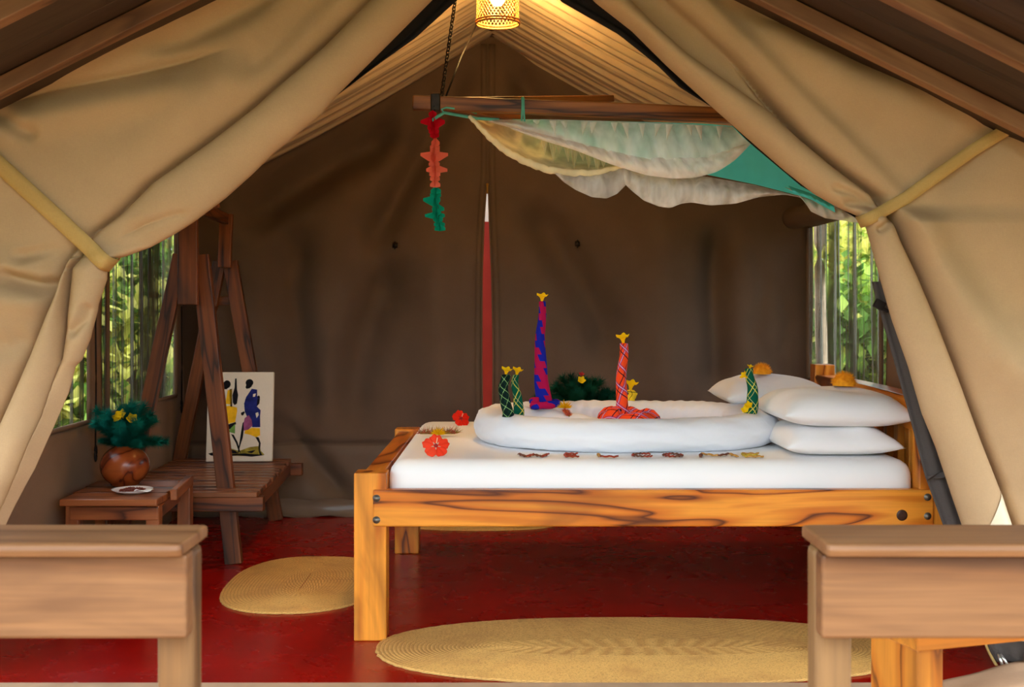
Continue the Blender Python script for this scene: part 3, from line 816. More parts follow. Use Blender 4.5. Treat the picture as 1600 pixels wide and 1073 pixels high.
mb.box(p, (.035, .02, .03), Euler((0, .5, 0)).to_matrix()); mb.box(p + Vector((.016, -.004, -.016)), (.03, .012, .012), Euler((0, .5, 0)).to_matrix())
mb.build('buckle', M['cord'], sc2, smooth=False, bevel=.003)
# sagging pocket of netting near the ground with its zip
mb = MB(); pts = []
for j in range(22):
    v = j / 21
    for i in range(26):
        u = i / 25; y = 960 + 87 * v + 2 * math.sin(u * 8); x = 1532 + 30 * v ** 2 + (170) * u
        p = P(x, y - 8 * u * v, 3.98); pts.append((p.x, p.y - .06 * math.sin(PI * v) * math.sin(PI * (u * .8 + .1)) - .006 * math.sin(u * 40), max(.012, p.z)))
mb.grid(pts, 26, 22); mb.build('netting_pocket', M['grey_mesh'], sc2, solid=.004)
mb = MB(); mb.tube([P(1532 + 30 * v ** 2, 960 + 87 * v, 3.965) for v in np.linspace(0, 1, 14)], .005, 6); mb.build('piping', M['webbing'], sc2)
for k in (0, 1):
    mb = MB(); a = P(1559 + 4 * k, 1046, 3.93); a.z = max(a.z, .05)
    mb.tube([a, a + Vector((.006 + .008 * k, -.02, -.03))], [.004, .0055], 6); mb.build('zip_pull', M['zip'], sc2)
# canvas groundsheet hem lying at the threshold
hm = MB(); pts = []
for i in range(40):
    u = i / 39
    a = PZ(1470 + 240 * u, 1078 - 62 * u, .012); 
    for k, (dy, z) in enumerate(((.07, .006), (.05, .018), (.02, .022), (-.01, .014), (-.05, .020), (-.10, .016), (-.16, .010))):
        pts.append((a.x + .004 * math.sin(u * 9 + k), a.y + dy, z + .002 * math.sin(u * 14 + k)))
hm.grid(pts, 7, 40)
o = hm.build('groundsheet_hem', canvas('hem_canvas', (188, 150, 116)), None, solid=.004); tag(o, 'folded beige groundsheet hem lying on the red floor under the zip pulls', 'groundsheet')

# ================================================================== RUGS
def rug(name, cx, cy, rx, ry, ex, label, rings, core):
    """coiled oval: rounded ridges, one per coil, nested from a straight core to the outline"""
    mb = MB(); seg = 144; sub = 4; pts = []; uv = []
    nr = rings * sub + 1; e = 2 / ex
    for j in range(nr):
        c = j / sub; fr = c - math.floor(c); t = max(c / rings, .003)
        hgt = .0065 + .0022 * math.sin(PI * fr) if j < nr - 1 else 0.001
        for k in range(seg + 1):
            a = 2 * PI * k / seg; ca, sa = math.cos(a), math.sin(a)
            ox = rx * math.copysign(abs(ca) ** e, ca); oy = ry * math.copysign(abs(sa) ** e, sa)
            x = core[0] * ca * (1 - t) + ox * t; y = core[1] * sa * (1 - t) + oy * t
            wob = 1 + .006 * math.sin(a * 3 + 1.3) + .003 * math.sin(a * 7)
            if j > nr - 6: wob += .0025 * math.sin(a * 61) + .002 * math.sin(a * 97 + 1)
            pts.append((cx + x * wob, cy + y * wob, hgt)); uv.append((a * (rx + ry) / 2 * max(t, .25), c))
    mb.grid(pts, seg + 1, nr, uv)
    o = mb.build(name, M['rug'], None); recenter(o, (cx, cy, 0)); tag(o, label, 'rug', 'woven oval straw mats')
    return o
rug('straw_mat', .46, 4.15, .945, .40, 2.25, 'large oval woven straw mat along the near side of the bed', 30, (.5, 0))
rug('straw_mat', -.90, 5.13, .335, .515, 2.5, 'oval woven straw mat on the red floor beyond the bed foot', 24, (.0, .17))
rug('straw_mat', -.18, 6.50, .42, .20, 2.4, 'oval straw mat at the far side, mostly hidden under the bed', 14, (.2, 0))

# ================================================================== BED
bed = thing('bed', 'golden varnished wooden double bed with low footboard and slatted headboard', 'bed', (.5, 5.04, 0))
BX0, BX1, BY0, BY1 = -.57, 1.52, 4.24, 5.84
def post(x0, x1, y0, y1, z1, notch=False):
    return beam('leg', ((x0 + x1) / 2, (y0 + y1) / 2, 0), ((x0 + x1) / 2, (y0 + y1) / 2, z1), x1 - x0, y1 - y0, M['gold'], bed, up=(0, 1, 0), bevel=.005)
post(BX0, -.453, BY0 + .008, BY0 + .11, .605); post(BX0, -.453, BY1 - .11, BY1, .605)
post(1.468, 1.56, BY0 + .012, BY0 + .09, .905); post(1.475, 1.572, BY1 - .10, BY1, .918)
near_rail = beam('side_rail', (-.50, BY0 + .022, .480), (1.517, BY0 + .022, .480), .045, .133, M['gold'], bed, bevel=.006)
beam('side_rail', (-.50, BY1 - .022, .480), (1.50, BY1 - .022, .480), .045, .133, M['gold'], bed, bevel=.006)
beam('foot_rail', (-.512, BY0 + .11, .535), (-.512, BY1 - .11, .535), .075, .12, M['gold'], bed, bevel=.006)
# headboard: arched top rail of its own outline, slats below
mb = MB(); n = 22; pts = []
for i in range(n):
    t = i / (n - 1); y = BY0 + .05 + (BY1 - BY0 - .13) * t
    top = .868 + .006 * math.sin(PI * t); bot = .735 + .075 * t
    for x, z in ((1.493, bot), (1.557, bot), (1.570, top - .012), (1.565, top), (1.482, top), (1.475, top - .012)):
        pts.append((x, y, z))
mb.grid([pts[i * 6 + k] for i in range(n) for k in range(6)], 6, n, close_u=True)
mb.f.append((5, 4, 3, 2, 1, 0)); mb.f.append(tuple((n - 1) * 6 + k for k in range(6)))
o = mb.build('top_rail', M['gold'], bed, smooth=False, bevel=.003)
cen = Vector((1.5, 5.0, .8)); R90 = Matrix.Rotation(PI / 2, 4, 'Z')
o.data.transform(R90.inverted() @ Matrix.Translation(-cen)); o.location = cen; o.rotation_euler = (0, 0, PI / 2)
for k in range(11):
    y = BY0 + .15 + k * .128
    t = (y - BY0 - .05) / (BY1 - BY0 - .13)
    beam('slat', (1.525, y, .53), (1.525, y, .745 + .075 * t), .052, .028, M['gold'], bed, up=(1, 0, 0), bevel=.004)
beam('head_rail', (1.525, BY0 + .09, .50), (1.525, BY1 - .10, .50), .05, .10, M['gold'], bed)
for bx, bz in ((-.487, .516), (-.487, .438), (1.494, .520), (1.494, .452)):
    mb = MB(); mb.lathe([(0, -.006), (.008, -.0055), (.009, -.001), (.013, -.001), (.0145, .004)], 16)
    o = mb.build('bolt', M['bolt'], None); o.data.transform(Matrix.Rotation(-PI / 2, 4, 'X')); o.location = (bx, BY0 - .001, bz); attach(o, near_rail)
mb = MB(); mb.lathe([(0, -.002), (.006, -.003), (.012, -.001), (.018, -.0025), (.021, .001)], 18)
o = mb.build('wood_knot', plain('dark_knot', (58, 30, 14), .4, .4, .4, 120), None); o.data.transform(Matrix.Rotation(-PI / 2, 4, 'X')); o.location = (1.402, BY0 - .0005, .455); attach(o, near_rail)
for k in range(9):
    x = -.35 + k * .22
    beam('base_slat', (x, BY0 + .05, .482), (x, BY1 - .05, .482), .09, .02, M['gold'], bed)

# mattress in its white sheet
def soft_box(x0, x1, y0, y1, z0, z1, r, nx=60, ny=40, nz=10, dome=.01):
    bm = bmesh.new(); bmesh.ops.create_cube(bm, size=1)
    for v in bm.verts: v.co = Vector((x0 + (x1 - x0) * (v.co.x + .5), y0 + (y1 - y0) * (v.co.y + .5), z0 + (z1 - z0) * (v.co.z + .5)))
    ed = [e for e in bm.edges if max(abs(e.verts[0].co.z - z0), abs(e.verts[1].co.z - z0)) > 1e-4]
    bmesh.ops.bevel(bm, geom=ed, offset=r, segments=6, profile=.55, affect='EDGES')
    me = bpy.data.meshes.new('m'); bm.to_mesh(me); bm.free(); return me
me = soft_box(-.452, 1.468, 4.287, 5.765, .494, .645, .070)
o = bpy.data.objects.new('mattress', me); COL.objects.link(o); me.materials.append(M['linen'])
me.polygons.foreach_set('use_smooth', np.ones(len(me.polygons), dtype=bool))
tag(o, 'thick mattress under a smooth white fitted sheet on the golden bed', 'mattress')
ZT = .645

# rolled white duvet laid as an oval ring
RC = (.475, 4.96); RA, RB = .555, .425
def ring_pt(a):
    e = 2 / 2.35; c, s = math.cos(a), math.sin(a)
    return Vector((RC[0] + RA * math.copysign(abs(c) ** e, c), RC[1] + RB * math.copysign(abs(s) ** e, s), ZT + .064))
mb = MB(); n, seg = 420, 36; pts = []
for i in range(n):
    a = 2 * PI * i / n
    p = ring_pt(a); t = (ring_pt(a + .01) - ring_pt(a - .01)).normalized(); sd = Vector((t.y, -t.x, 0))
    k = 1 + .05 * math.sin(3 * a + 1) + .03 * math.sin(7 * a)
    for j in range(seg):
        b = 2 * PI * j / seg
        r = 1 + .03 * math.sin(a * 62 + 3 * math.sin(b)) * max(0, math.sin(a * 1.0 - .2)) + .10 * noise.noise(Vector((a * 4, math.cos(b) * 1.8, math.sin(b) * 1.8))) + .05 * noise.noise(Vector((a * 9 + b * 2.5, b * 1.6, 3))) + .02 * noise.noise(Vector((a * 26 - b * 5, b * 2, 7)))
        w, h = .082 * k * r, .066 * (1 + .04 * math.sin(2 * a + 2)) * r
        z = h * math.sin(b)
        if z < 0: z = max(z * .985, -.063)
        pts.append(p + sd * (w * math.copysign(abs(math.cos(b)) ** .8, math.cos(b))) + Vector((0, 0, z)))
mb.grid(pts, seg, n, close_u=True)
b0 = 0
for j in range(seg):
    mb.f.append(((n - 1) * seg + j, (n - 1) * seg + (j + 1) % seg, (j + 1) % seg, j))
o = mb.build('rolled_duvet', M['duvet']); tag(o, 'white duvet rolled into an oval ring in the middle of the mattress', 'duvet')
# loose inner roll of sheet
mb = MB(); path = []; rad = []
for t in np.linspace(0, 1, 40):
    p0 = Vector((.05, 5.12, 0)); p1 = Vector((.20, 5.08, 0)); p2 = Vector((.36, 4.90, 0))
    q = (1 - t) ** 2 * p0 + 2 * t * (1 - t) * p1 + t * t * p2
    path.append(q + Vector((0, 0, ZT + .061 - .012 * t))); rad.append((.062 - .013 * t) * (1 + .06 * math.sin(t * 19)) * (1 if t < .96 else .8))
mb.tube(path, rad, 20, flat=.98); o = mb.build('rolled_sheet', M['duvet']); tag(o, 'short loose roll of white sheet inside the duvet ring', 'sheet')

# pillows
def pillow(name, c, sx, sy, th, label, rot=0, tilt=(0, 0), seed=0, flat_bottom=.35):
    nu, nv = 34, 34; mb = MB(); r = random.Random(seed); ph = [r.uniform(0, 6) for _ in range(6)]
    for side in (1, -1):
        pts = []
        for j in range(nv):
            v = -1 + 2 * j / (nv - 1)
            for i in range(nu):
                u = -1 + 2 * i / (nu - 1)
                prof = max(0, (1 - u ** 4)) ** .62 * max(0, (1 - v ** 4)) ** .62
                x = u * sx / 2 * (1 - .07 * (1 - v * v) * abs(u) ** 2); y = v * sy / 2 * (1 - .06 * (1 - u * u) * abs(v) ** 2)
                wr = 1 + .05 * math.sin(u * 5 + v * 3 + ph[0]) + .035 * math.sin((u * ph[1] + v * 9)) + .03 * math.sin(11 * u * v + ph[2])
                k = .5 + (.5 - flat_bottom) * 1 if side > 0 else flat_bottom
                pts.append((x, y, side * th * (k if side > 0 else flat_bottom) * prof * (wr if side > 0 else 1)))
        mb.grid(pts if side > 0 else [pts[j * nu + (nu - 1 - i)] for j in range(nv) for i in range(nu)], nu, nv)
    o = mb.build(name, M['pillow'], None, merge=1e-5)
    o.location = (c[0], c[1], c[2] + th * flat_bottom); o.rotation_euler = (tilt[0], tilt[1], rot)
    return tag(o, label, 'pillow', 'white pillows at the headboard')
pillow('pillow', (1.225, 4.60, ZT), .44, .54, .112, 'plump white pillow lying on the near corner of the mattress, under another pillow', .02, (0, 0), 1)
pillow('pillow', (1.245, 4.61, ZT + .104), .50, .56, .135, 'white pillow with an orange pompon, upper of the near stack', .03, (0, .02), 2)
pillow('pillow', (1.20, 5.42, ZT), .44, .52, .112, 'white pillow almost hidden under the far pompon pillow', -.03, (0, 0), 3)
pillow('pillow', (1.18, 5.42, ZT + .104), .48, .54, .135, 'white pillow with an orange pompon on the far stack', .0, (0, .0), 4)

# ------------------------------------------------------------------ flowers and cloth towers
def spikes(mb, c, n, r0, r1, th, dirfn, seed=0):
    r = random.Random(seed)
    for _ in range(n):
        d = Vector(dirfn(r)).normalized(); a = d.orthogonal().normalized(); b = d.cross(a)
        L = r.uniform(r0, r1); t = th * r.uniform(.7, 1.3); c0 = Vector(c)
        q = [c0 + (a * math.cos(k * 2.094) + b * math.sin(k * 2.094)) * t for k in range(3)] + [c0 + d * L]
        mb.add(q, [(0, 1, 3), (1, 2, 3), (2, 0, 3)])
def pompon(c, r, label):
    t = thing('pompon_flower', label, 'flower', c, 'orange pompon flowers on the pillows')
    mb = MB(); mb.lathe([(r * .8 * math.cos(a), r * .8 * math.sin(a)) for a in np.linspace(-.1, PI / 2, 8)], 20, c); mb.build('core', M['orange'], t)
    mb = MB(); spikes(mb, Vector(c) + Vector((0, 0, .002)), 900, r * .88, r * 1.06, .0022, lambda q: (q.gauss(0, 1), q.gauss(0, 1), abs(q.gauss(0, 1)) + .02), 3)
    o = mb.build('florets', M['orange'], t, smooth=False); o['kind'] = 'stuff'
pompon((1.30, 4.62, ZT + .104 + .150), .055, 'round orange pompon flower on the near pillow stack')
pompon((1.145, 5.40, ZT + .104 + .149), .050, 'round orange pompon flower on the far pillow stack')

def yellow_flower(parent, c, s=.022, tilt=(0, 0), lobes=5, name='yellow_flower', mat=None):
    mb = MB(); seg = 25; pts = []
    prof = [(.15, 0), (.22, .35), (.34, .8), (.55, 1.15), (.85, 1.4), (1.0, 1.42)]
    for j, (r, z) in enumerate(prof):
        for k in range(seg):
            a = 2 * PI * k / seg; w = 1 + (.14 * math.cos(lobes * a) * (j / 5) ** 2)
            pts.append((r * w * s * math.cos(a), r * w * s * math.sin(a), z * s + (.18 * s * math.cos(lobes * a) if j == 5 else 0)))
    mb.grid(pts, seg, 6, close_u=True)
    o = mb.build(name, mat or M['yellow'], None); o.location = c; o.rotation_euler = (tilt[0], tilt[1], 0)
    return attach(o, parent)

def cloth_tower(c, h, r0, r1, mat, label, seed, foot=None, lean=(0, 0), coil=None, fl=.024, mats=None, base_mat=None):
    t = thing('cloth_tower', label, 'decoration', c, 'rolled cloth towers on the bed')
    mb = MB(); r = random.Random(seed); ph = r.uniform(0, 6)
    prof = [(r0 + (r1 - r0) * k / 16, h * k / 16) for k in range(17)] + [(r1 * .5, h + .002), (.0005, h + .003)]
    def warp(p, a, v):
        k = 1 + .10 * math.sin(a + v * 16 + ph) + .06 * math.sin(3 * a + v * 9 + ph)
        return Vector((p.x * k + lean[0] * v + .006 * math.sin(v * 7 + ph), p.y * k + lean[1] * v, p.z))
    mb.lathe(prof, 28, c, warp=warp); mb.build('rolled_cloth', mat, t)
    if coil:
        rr, th, el = coil; mb = MB(); path = []; rad = []
        for a in np.linspace(0, 2.2 * PI, 60):
            q = rr * (1 - .10 * a / (2 * PI)); path.append(Vector(c) + Vector((q * math.cos(a + 3.6) * el + (el - 1) * rr * .7, q * math.sin(a + 3.6), th * .9 + .006 * a / 2)))
            rad.append(th * (1 + .12 * math.sin(a * 5)))
        mb.tube(path, rad, 12)
        b = len(mb.v)
        for k in range(len(mb.v)):
            mb.uv[k] = (mb.v[k][0] - c[0], mb.v[k][1] - c[1] + mb.v[k][2])
        mb.build('coiled_base', base_mat or mat, t)
    yellow_flower(t, (c[0] + lean[0] + .006 * math.sin(7 + ph), c[1] + lean[1], c[2] + h - .004), fl, (.3, r.uniform(-.2, .2)))
    return t
zr = ZT + .128
c1 = P(791, 648, 4.70); cloth_tower((c1.x, 4.66, zr - .004), .165, .023, .018, M['tartan_black'], 'short black and pale green checked cloth roll with yellow flower on the duvet ring', 1, lean=(-.008, 0), fl=.021)
c2 = P(808, 643, 4.80); cloth_tower((c2.x + .002, 4.80, ZT + .09), .19, .024, .013, M['tartan_green'], 'short green cloth roll with yellow stripes and flower, second from the bed foot', 2, lean=(-.006, 0), fl=.021)
c3 = P(847, 632, 5.11); cloth_tower((c3.x, 5.10, ZT + .117), .462, .036, .014, M['steps'], 'tall blue and magenta zigzag cloth tower with yellow flower', 3, lean=(-.006, 0), coil=(.044, .016, 1.3), fl=.024)
c4 = P(975, 660, 5.0); cloth_tower((c4.x - .005, 4.98, ZT + .006), .396, .030, .017, M['tartan_orange'], 'tall orange checked cloth tower with yellow flower inside the ring', 4, lean=(-.004, 0), coil=(.056, .057, 1.5), fl=.027)
c5 = P(986, 628, 5.42); cloth_tower((c5.x, 5.40, zr - .004), .05, .024, .018, M['tartan_yellow'], 'stubby yellow cloth roll standing behind the orange checked tower', 5, fl=.030)
c8 = P(1169, 650, 4.74); t8 = cloth_tower((c8.x + .01, 4.72, ZT + .105), .205, .028, .016, M['tartan_green'], 'green checked cloth roll on the ring in front of the far pillow', 6, lean=(-.004, 0), fl=.012)
for dx, dz in ((-.022, .012), (-.008, .03)):
    yellow_flower(t8, (c8.x + dx, 4.685, zr + dz), .015, (.9, -.4))
yellow_flower(t8, (c8.x - .012, 4.70, ZT + .275), .016, (.3, -1.0))

def hibiscus(c, s, mat, label, face):
    t = thing('hibiscus_flower', label, 'flower', c, 'hibiscus flowers on the sheet')
    for k in range(5):
        a0 = 2 * PI * k / 5 + PI / 2
        mb = MB(); nu, nv = 13, 9; pts = []
        for j in range(nv):
            v = j / (nv - 1)
            for i in range(nu):
                u = -1 + 2 * i / (nu - 1)
                wd = .63 * math.sin(min(1, v * 1.1) * PI * .64) + .05
                rr = s * (v * (1 - .20 * u * u)) + .035 * s * math.sin(9 * u + k) * v
                ang = a0 + u * wd
                z = s * (.34 * v - .30 * v * v + .06 * math.sin(u * 7 + k) * v) + .012 * s * (k % 2)
                pts.append((rr * math.cos(ang), rr * math.sin(ang), z))
        mb.grid(pts, nu, nv); o = mb.build('petal', mat, None, solid=.0008); o.location = c; o.rotation_euler = face; attach(o, t)
    mb = MB(); mb.lathe([(s * .16, .004), (s * .10, .012), (.0, .016)], 14); o = mb.build('throat', M['darkred'], None); o.location = c; o.rotation_euler = face; attach(o, t)
    mb = MB(); mb.tube([(0, 0, 0), (.05 * s, .12 * s, .35 * s), (.1 * s, .32 * s, .6 * s)], [.04 * s, .03 * s, .035 * s], 8)
    o = mb.build('stamen', M['pollen'], None); o.location = c; o.rotation_euler = face; attach(o, t)
p = PZ(681, 712, ZT); hibiscus((p.x, p.y, ZT + .036), .052, M['coral'], 'larger coral red hibiscus flower at the near foot end of the mattress', (.85, 0, .1))
p = PZ(720, 664, ZT); hibiscus((p.x, p.y, ZT + .030), .044, M['red'], 'smaller deep red hibiscus flower near the far edge of the mattress', (1.0, 0, .5))

def bristle_flower(c, axis, L, r, mats, label, seed, yellow_at=None):
    t = thing('bottlebrush_flower', label, 'flower', c, 'bristly bottlebrush flowers')
    axis = Vector(axis).normalized(); q = random.Random(seed)
    for mi, m in enumerate(mats):
        mb = MB()
        for k in range(16):
            s = -L / 2 + L * (k + mi / len(mats)) / 15
            pc = Vector(c) + axis * s + Vector((0, .006 * math.sin(s * 40), 0)); 
            spikes(mb, pc, 11, r * .6, r * 1.15, .0014, lambda w: (w.gauss(0, 1), w.gauss(0, 1), abs(w.gauss(0, 1)) * 1.0), seed * 50 + k + mi * 17)
        o = mb.build('bristles', m, t, smooth=False); o['kind'] = 'stuff'
    mb = MB(); mb.tube([Vector(c) - axis * L / 2, Vector(c), Vector(c) + axis * L / 2], .003, 6); mb.build('stem', M['bristle_green'], t)
    if yellow_at:
        mb = MB(); spikes(mb, Vector(yellow_at), 150, .022, .044, .0026, lambda w: (w.gauss(0, 1.2), w.gauss(0, .8), abs(w.gauss(0, .8))), seed + 9)
        o = mb.build('yellow_petals', M['yellow'], t, smooth=False)
    return t
p = PZ(684, 682, ZT)
bristle_flower((p.x, p.y, ZT + .014), (1, .05, 0), .150, .040, [M['bristle_red'], M['bristle_green']], 'pink and green bottlebrush sprig with yellow petals on the mattress', 1, (p.x + .005, p.y - .02, ZT + .012))
bristle_flower((.233, 5.0, ZT + .105), (.25, -1, -.25), .07, .022, [M['bristle_orange'], M['bristle_red']], 'small orange bottlebrush flower lying on the loose roll of sheet', 2, (.228, 5.04, ZT + .125))

# feathery green sprays
def needle_branch_mesh(name, L, n, nl, mat, droop, seed):
    r = random.Random(seed); mb = MB(); path = []
    for k in range(9):
        t = k / 8; path.append(Vector((L * t * math.sin(droop * t), 0, L * t * math.cos(droop * t))))
    mb.tube(path, [.0035 * (1 - .6 * k / 8) for k in range(9)], 5)
    for k in range(n):
        t = .18 + .82 * r.random(); x = t * 8; i = min(7, int(x)); p = path[i].lerp(path[i + 1], x - i); ax = (path[i + 1] - path[i]).normalized()
        a = r.uniform(0, 2 * PI); o_ = ax.orthogonal().normalized(); s = o_ * math.cos(a) + ax.cross(o_) * math.sin(a)
        d = (s * 1.0 + ax * r.uniform(.3, .9)).normalized(); l = nl * r.uniform(.7, 1.1); w = ax.cross(d).normalized() * .0016
        mb.add([p - w, p + w, p + d * l], [(0, 1, 2)])
    me = mb.build(name, mat, None, smooth=False); d = me.data; COL.objects.unlink(me); bpy.data.objects.remove(me)
    return d
def spray(parent, base, meshes, specs):
    for k, (az, el, sc) in enumerate(specs):
        o = bpy.data.objects.new('needle_branch', meshes[k % len(meshes)]); COL.objects.link(o)
        o.location = base; o.rotation_euler = (0, el, az); o.scale = (sc,) * 3; attach(o, parent)

# far plant behind the ring
pp = P(905, 640, 5.68)
t = thing('feathery_plant', 'dark feathery green sprig with a small yellow flower behind the ring', 'plant', (pp.x, 5.68, ZT))
bm_ = [needle_branch_mesh('needle_branch', .215, 900, .05, M['pine2'], .15, s) for s in (1, 2)]
spray(t, (pp.x, 5.68, ZT + .005), bm_, [(2.4 * k, .05 + .95 * k / 22, .92 + .14 * ((k * 5) % 7) / 7) for k in range(22)] + [(PI, 1.15, 1.15), (PI, .95, 1.1), (0, 1.0, 1.0), (0, .75, 1.0), (PI, .7, 1.05)])
yellow_flower(t, (pp.x, 5.55, ZT + .20), .018, (1.0, .2)); yellow_flower(t, (pp.x + .004, 5.56, ZT + .225), .013, (.6, 0), name='red_flower', mat=M['darkred'])

# ------------------------------------------------------------------ WELCOME laid in petals
GL = {'W': [((0, 1), (.25, 0)), ((.25, 0), (.5, .75)), ((.5, .75), (.75, 0)), ((.75, 0), (1, 1))],
      'E': [((0, 0), (0, 1)), ((0, 1), (1, 1)), ((0, .5), (.8, .5)), ((0, 0), (1, 0))],
      'L': [((0, 1), (0, 0)), ((0, 0), (1, 0))],
      'C': [((1, .85), (.5, 1)), ((.5, 1), (0, .7)), ((0, .7), (0, .3)), ((0, .3), (.5, 0)), ((.5, 0), (1, .15))],
      'O': [((.5, 1), (0, .7)), ((0, .7), (0, .3)), ((0, .3), (.5, 0)), ((.5, 0), (1, .3)), ((1, .3), (1, .7)), ((1, .7), (.5, 1))],
      'M': [((0, 0), (.12, 1)), ((.12, 1), (.5, .3)), ((.5, .3), (.88, 1)), ((.88, 1), (1, 0))]}
petmats = [plain('dried_red_petal', (150, 62, 44), .7, .1, .3, 90), plain('dried_gold_petal', (190, 140, 70), .7, .1, .3, 90), plain('dried_brown_petal', (112, 70, 54), .7, .1, .3, 90), plain('dried_yellow_petal', (196, 170, 60), .7, .1, .3, 90)]
LET = [('W', 810, 858, 'letter W of dried petals, first of the word on the white sheet', (2, 0)), ('E', 884, 904, 'letter E of reddish petals between the petal letters W and L', (0, 0)),
       ('L', 936, 965, 'letter L of gold petals between the petal letters E and C', (1, 0)), ('C', 990, 1018, 'letter C of red petals between the petal letters L and O', (0, 2)),
       ('O', 1038, 1065, 'letter O of brown and red petals in the middle of the sheet edge', (0, 2)), ('M', 1092, 1150, 'letter M of brown and gold petals between the petal letters O and E', (2, 1)),
       ('E', 1163, 1190, 'letter E of yellow petals ending the word beside the pillows', (3, 1))]
for ch, xa, xb, lab, mi in LET:
    Y0 = 4.352; x0 = (xa - CX) * 4.39 / F; x1 = (xb - CX) * 4.39 / F; hgt = .085
    t = thing('petal_letter', lab, 'letter', ((x0 + x1) / 2, Y0 + hgt / 2, ZT), 'petal letters spelling a word on the sheet')
    for k, (a, b) in enumerate(GL[ch]):
        pa = Vector((x0 + (x1 - x0) * a[0], Y0 + hgt * a[1], ZT + .0035)); pb = Vector((x0 + (x1 - x0) * b[0], Y0 + hgt * b[1], ZT + .0035))
        mb = MB(); d = pb - pa; L = d.length; d.normalize(); sd = Vector((-d.y, d.x, 0)); pts = []
        for i in range(9):
            v = i / 8; w = .0075 * (math.sin(PI * (.08 + .84 * v)) ** .6)
            for s in (-1, 0, 1): pts.append(pa + d * L * v + sd * w * s + Vector((0, 0, .004 * abs(math.sin(v * 7 + k)) + (.003 if s == 0 else 0))))
        mb.grid(pts, 3, 9); mb.build('petal', petmats[mi[k % 2]], t, solid=.003)

# ================================================================== CANOPY FRAME AND MOSQUITO NET
cf = thing('canopy_frame', 'rough timber frame hanging on a chain above the bed', 'frame', P(690, 160, 4.45))
YK = 4.45
beam('beam', P(645, 160.5, YK), P(1215, 183, YK + .02), .045, .054, M['canopy'], cf, bevel=.005, rough=.0015)
beam('beam', P(690, 159, YK + .06), P(954, 154, 5.55), .04, .031, M['canopy'], cf, bevel=.004, rough=.001)
beam('beam', P(694, 166, YK + .06), P(812, 182.5, 5.3), .03, .03, M['canopy'], cf, bevel=.004, rough=.001)
mb = MB(); c0 = P(681, 161, YK); mb.box(c0, (.036, .056, .066)); mb.build('bracket', M['iron'], cf, smooth=False, bevel=.004)
def chain(a, b, r, th, name):
    a = Vector(a); b = Vector(b); d = b - a; L = d.length; d.normalize(); n = int(L / (r * 2.3)); mb = MB()
    s0 = d.orthogonal().normalized(); s1 = d.cross(s0)
    for k in range(n):
        c = a + d * (L * (k + .5) / n); s = s0 if k % 2 else s1
        mb.tube([c + d * (r * 1.7 * math.cos(t)) + s * (r * math.sin(t)) for t in np.linspace(0, 2 * PI, 8, endpoint=False)], th, 4, closed=True)
    o = mb.build(name, M['iron'], cf); o['kind'] = 'stuff'
ct_ = P(690, 150, YK); top_ = P(716, -30, 4.62)
chain(ct_, Vector((top_.x, top_.y, 2.66)) if False else P(722, -75, 4.75), .0075, .0026, 'chain')
mb = MB(); mb.tube([P(697, 150, YK), P(720, 90, 5.1), P(745, 38, 5.7), P(752, 20, 6.0)], .004, 6); mb.build('rope', M['cord'], cf)
def band(parent, pts2, w, name, mat, solid=.002):
    """flat ribbon through 3-D points"""
    pts2 = [Vector(p) for p in pts2]; out = []
    for i, p in enumerate(pts2):
        a = pts2[max(0, i - 1)]; b = pts2[min(len(pts2) - 1, i + 1)]; d = (b - a).normalized(); n_ = d.cross(Vector((0, 1, 0)))
        if n_.length < .05: n_ = Vector((1, 0, 0))
        n_.normalize(); out += [p - n_ * w / 2, p + n_ * w / 2]
    mb = MB(); mb.grid(out, 2, len(pts2)); return mb.build(name, mat, parent, solid=solid)
nt_ = thing('mosquito_net', 'white and teal mosquito net looped up under the timber frame over the bed', 'net', P(900, 240, 4.6))
for dx in (-2, 2.5):
    band(nt_, [P(817 + dx, 190, YK - .03), P(817 + dx * .6, 172, YK - .035), P(817 + dx * .4, 154, YK - .034), P(817 + dx * .3, 151, YK + .0), P(817 + dx, 156, YK + .04)], .007, 'tie_ribbon', M['teal_ribbon'])
band(nt_, [P(672, 190, YK - .04), P(684, 182, YK - .045), P(694, 176, YK - .03), P(716, 180, YK), P(745, 185, YK), P(780, 187, YK)], .011, 'tie_ribbon', M['teal_ribbon'])
band(nt_, [P(694, 176, YK - .03), P(690, 171, YK - .036), P(697, 168, YK - .034), P(730, 172, YK), P(745, 177, YK + .02)], .007, 'tie_ribbon', M['teal_ribbon'])
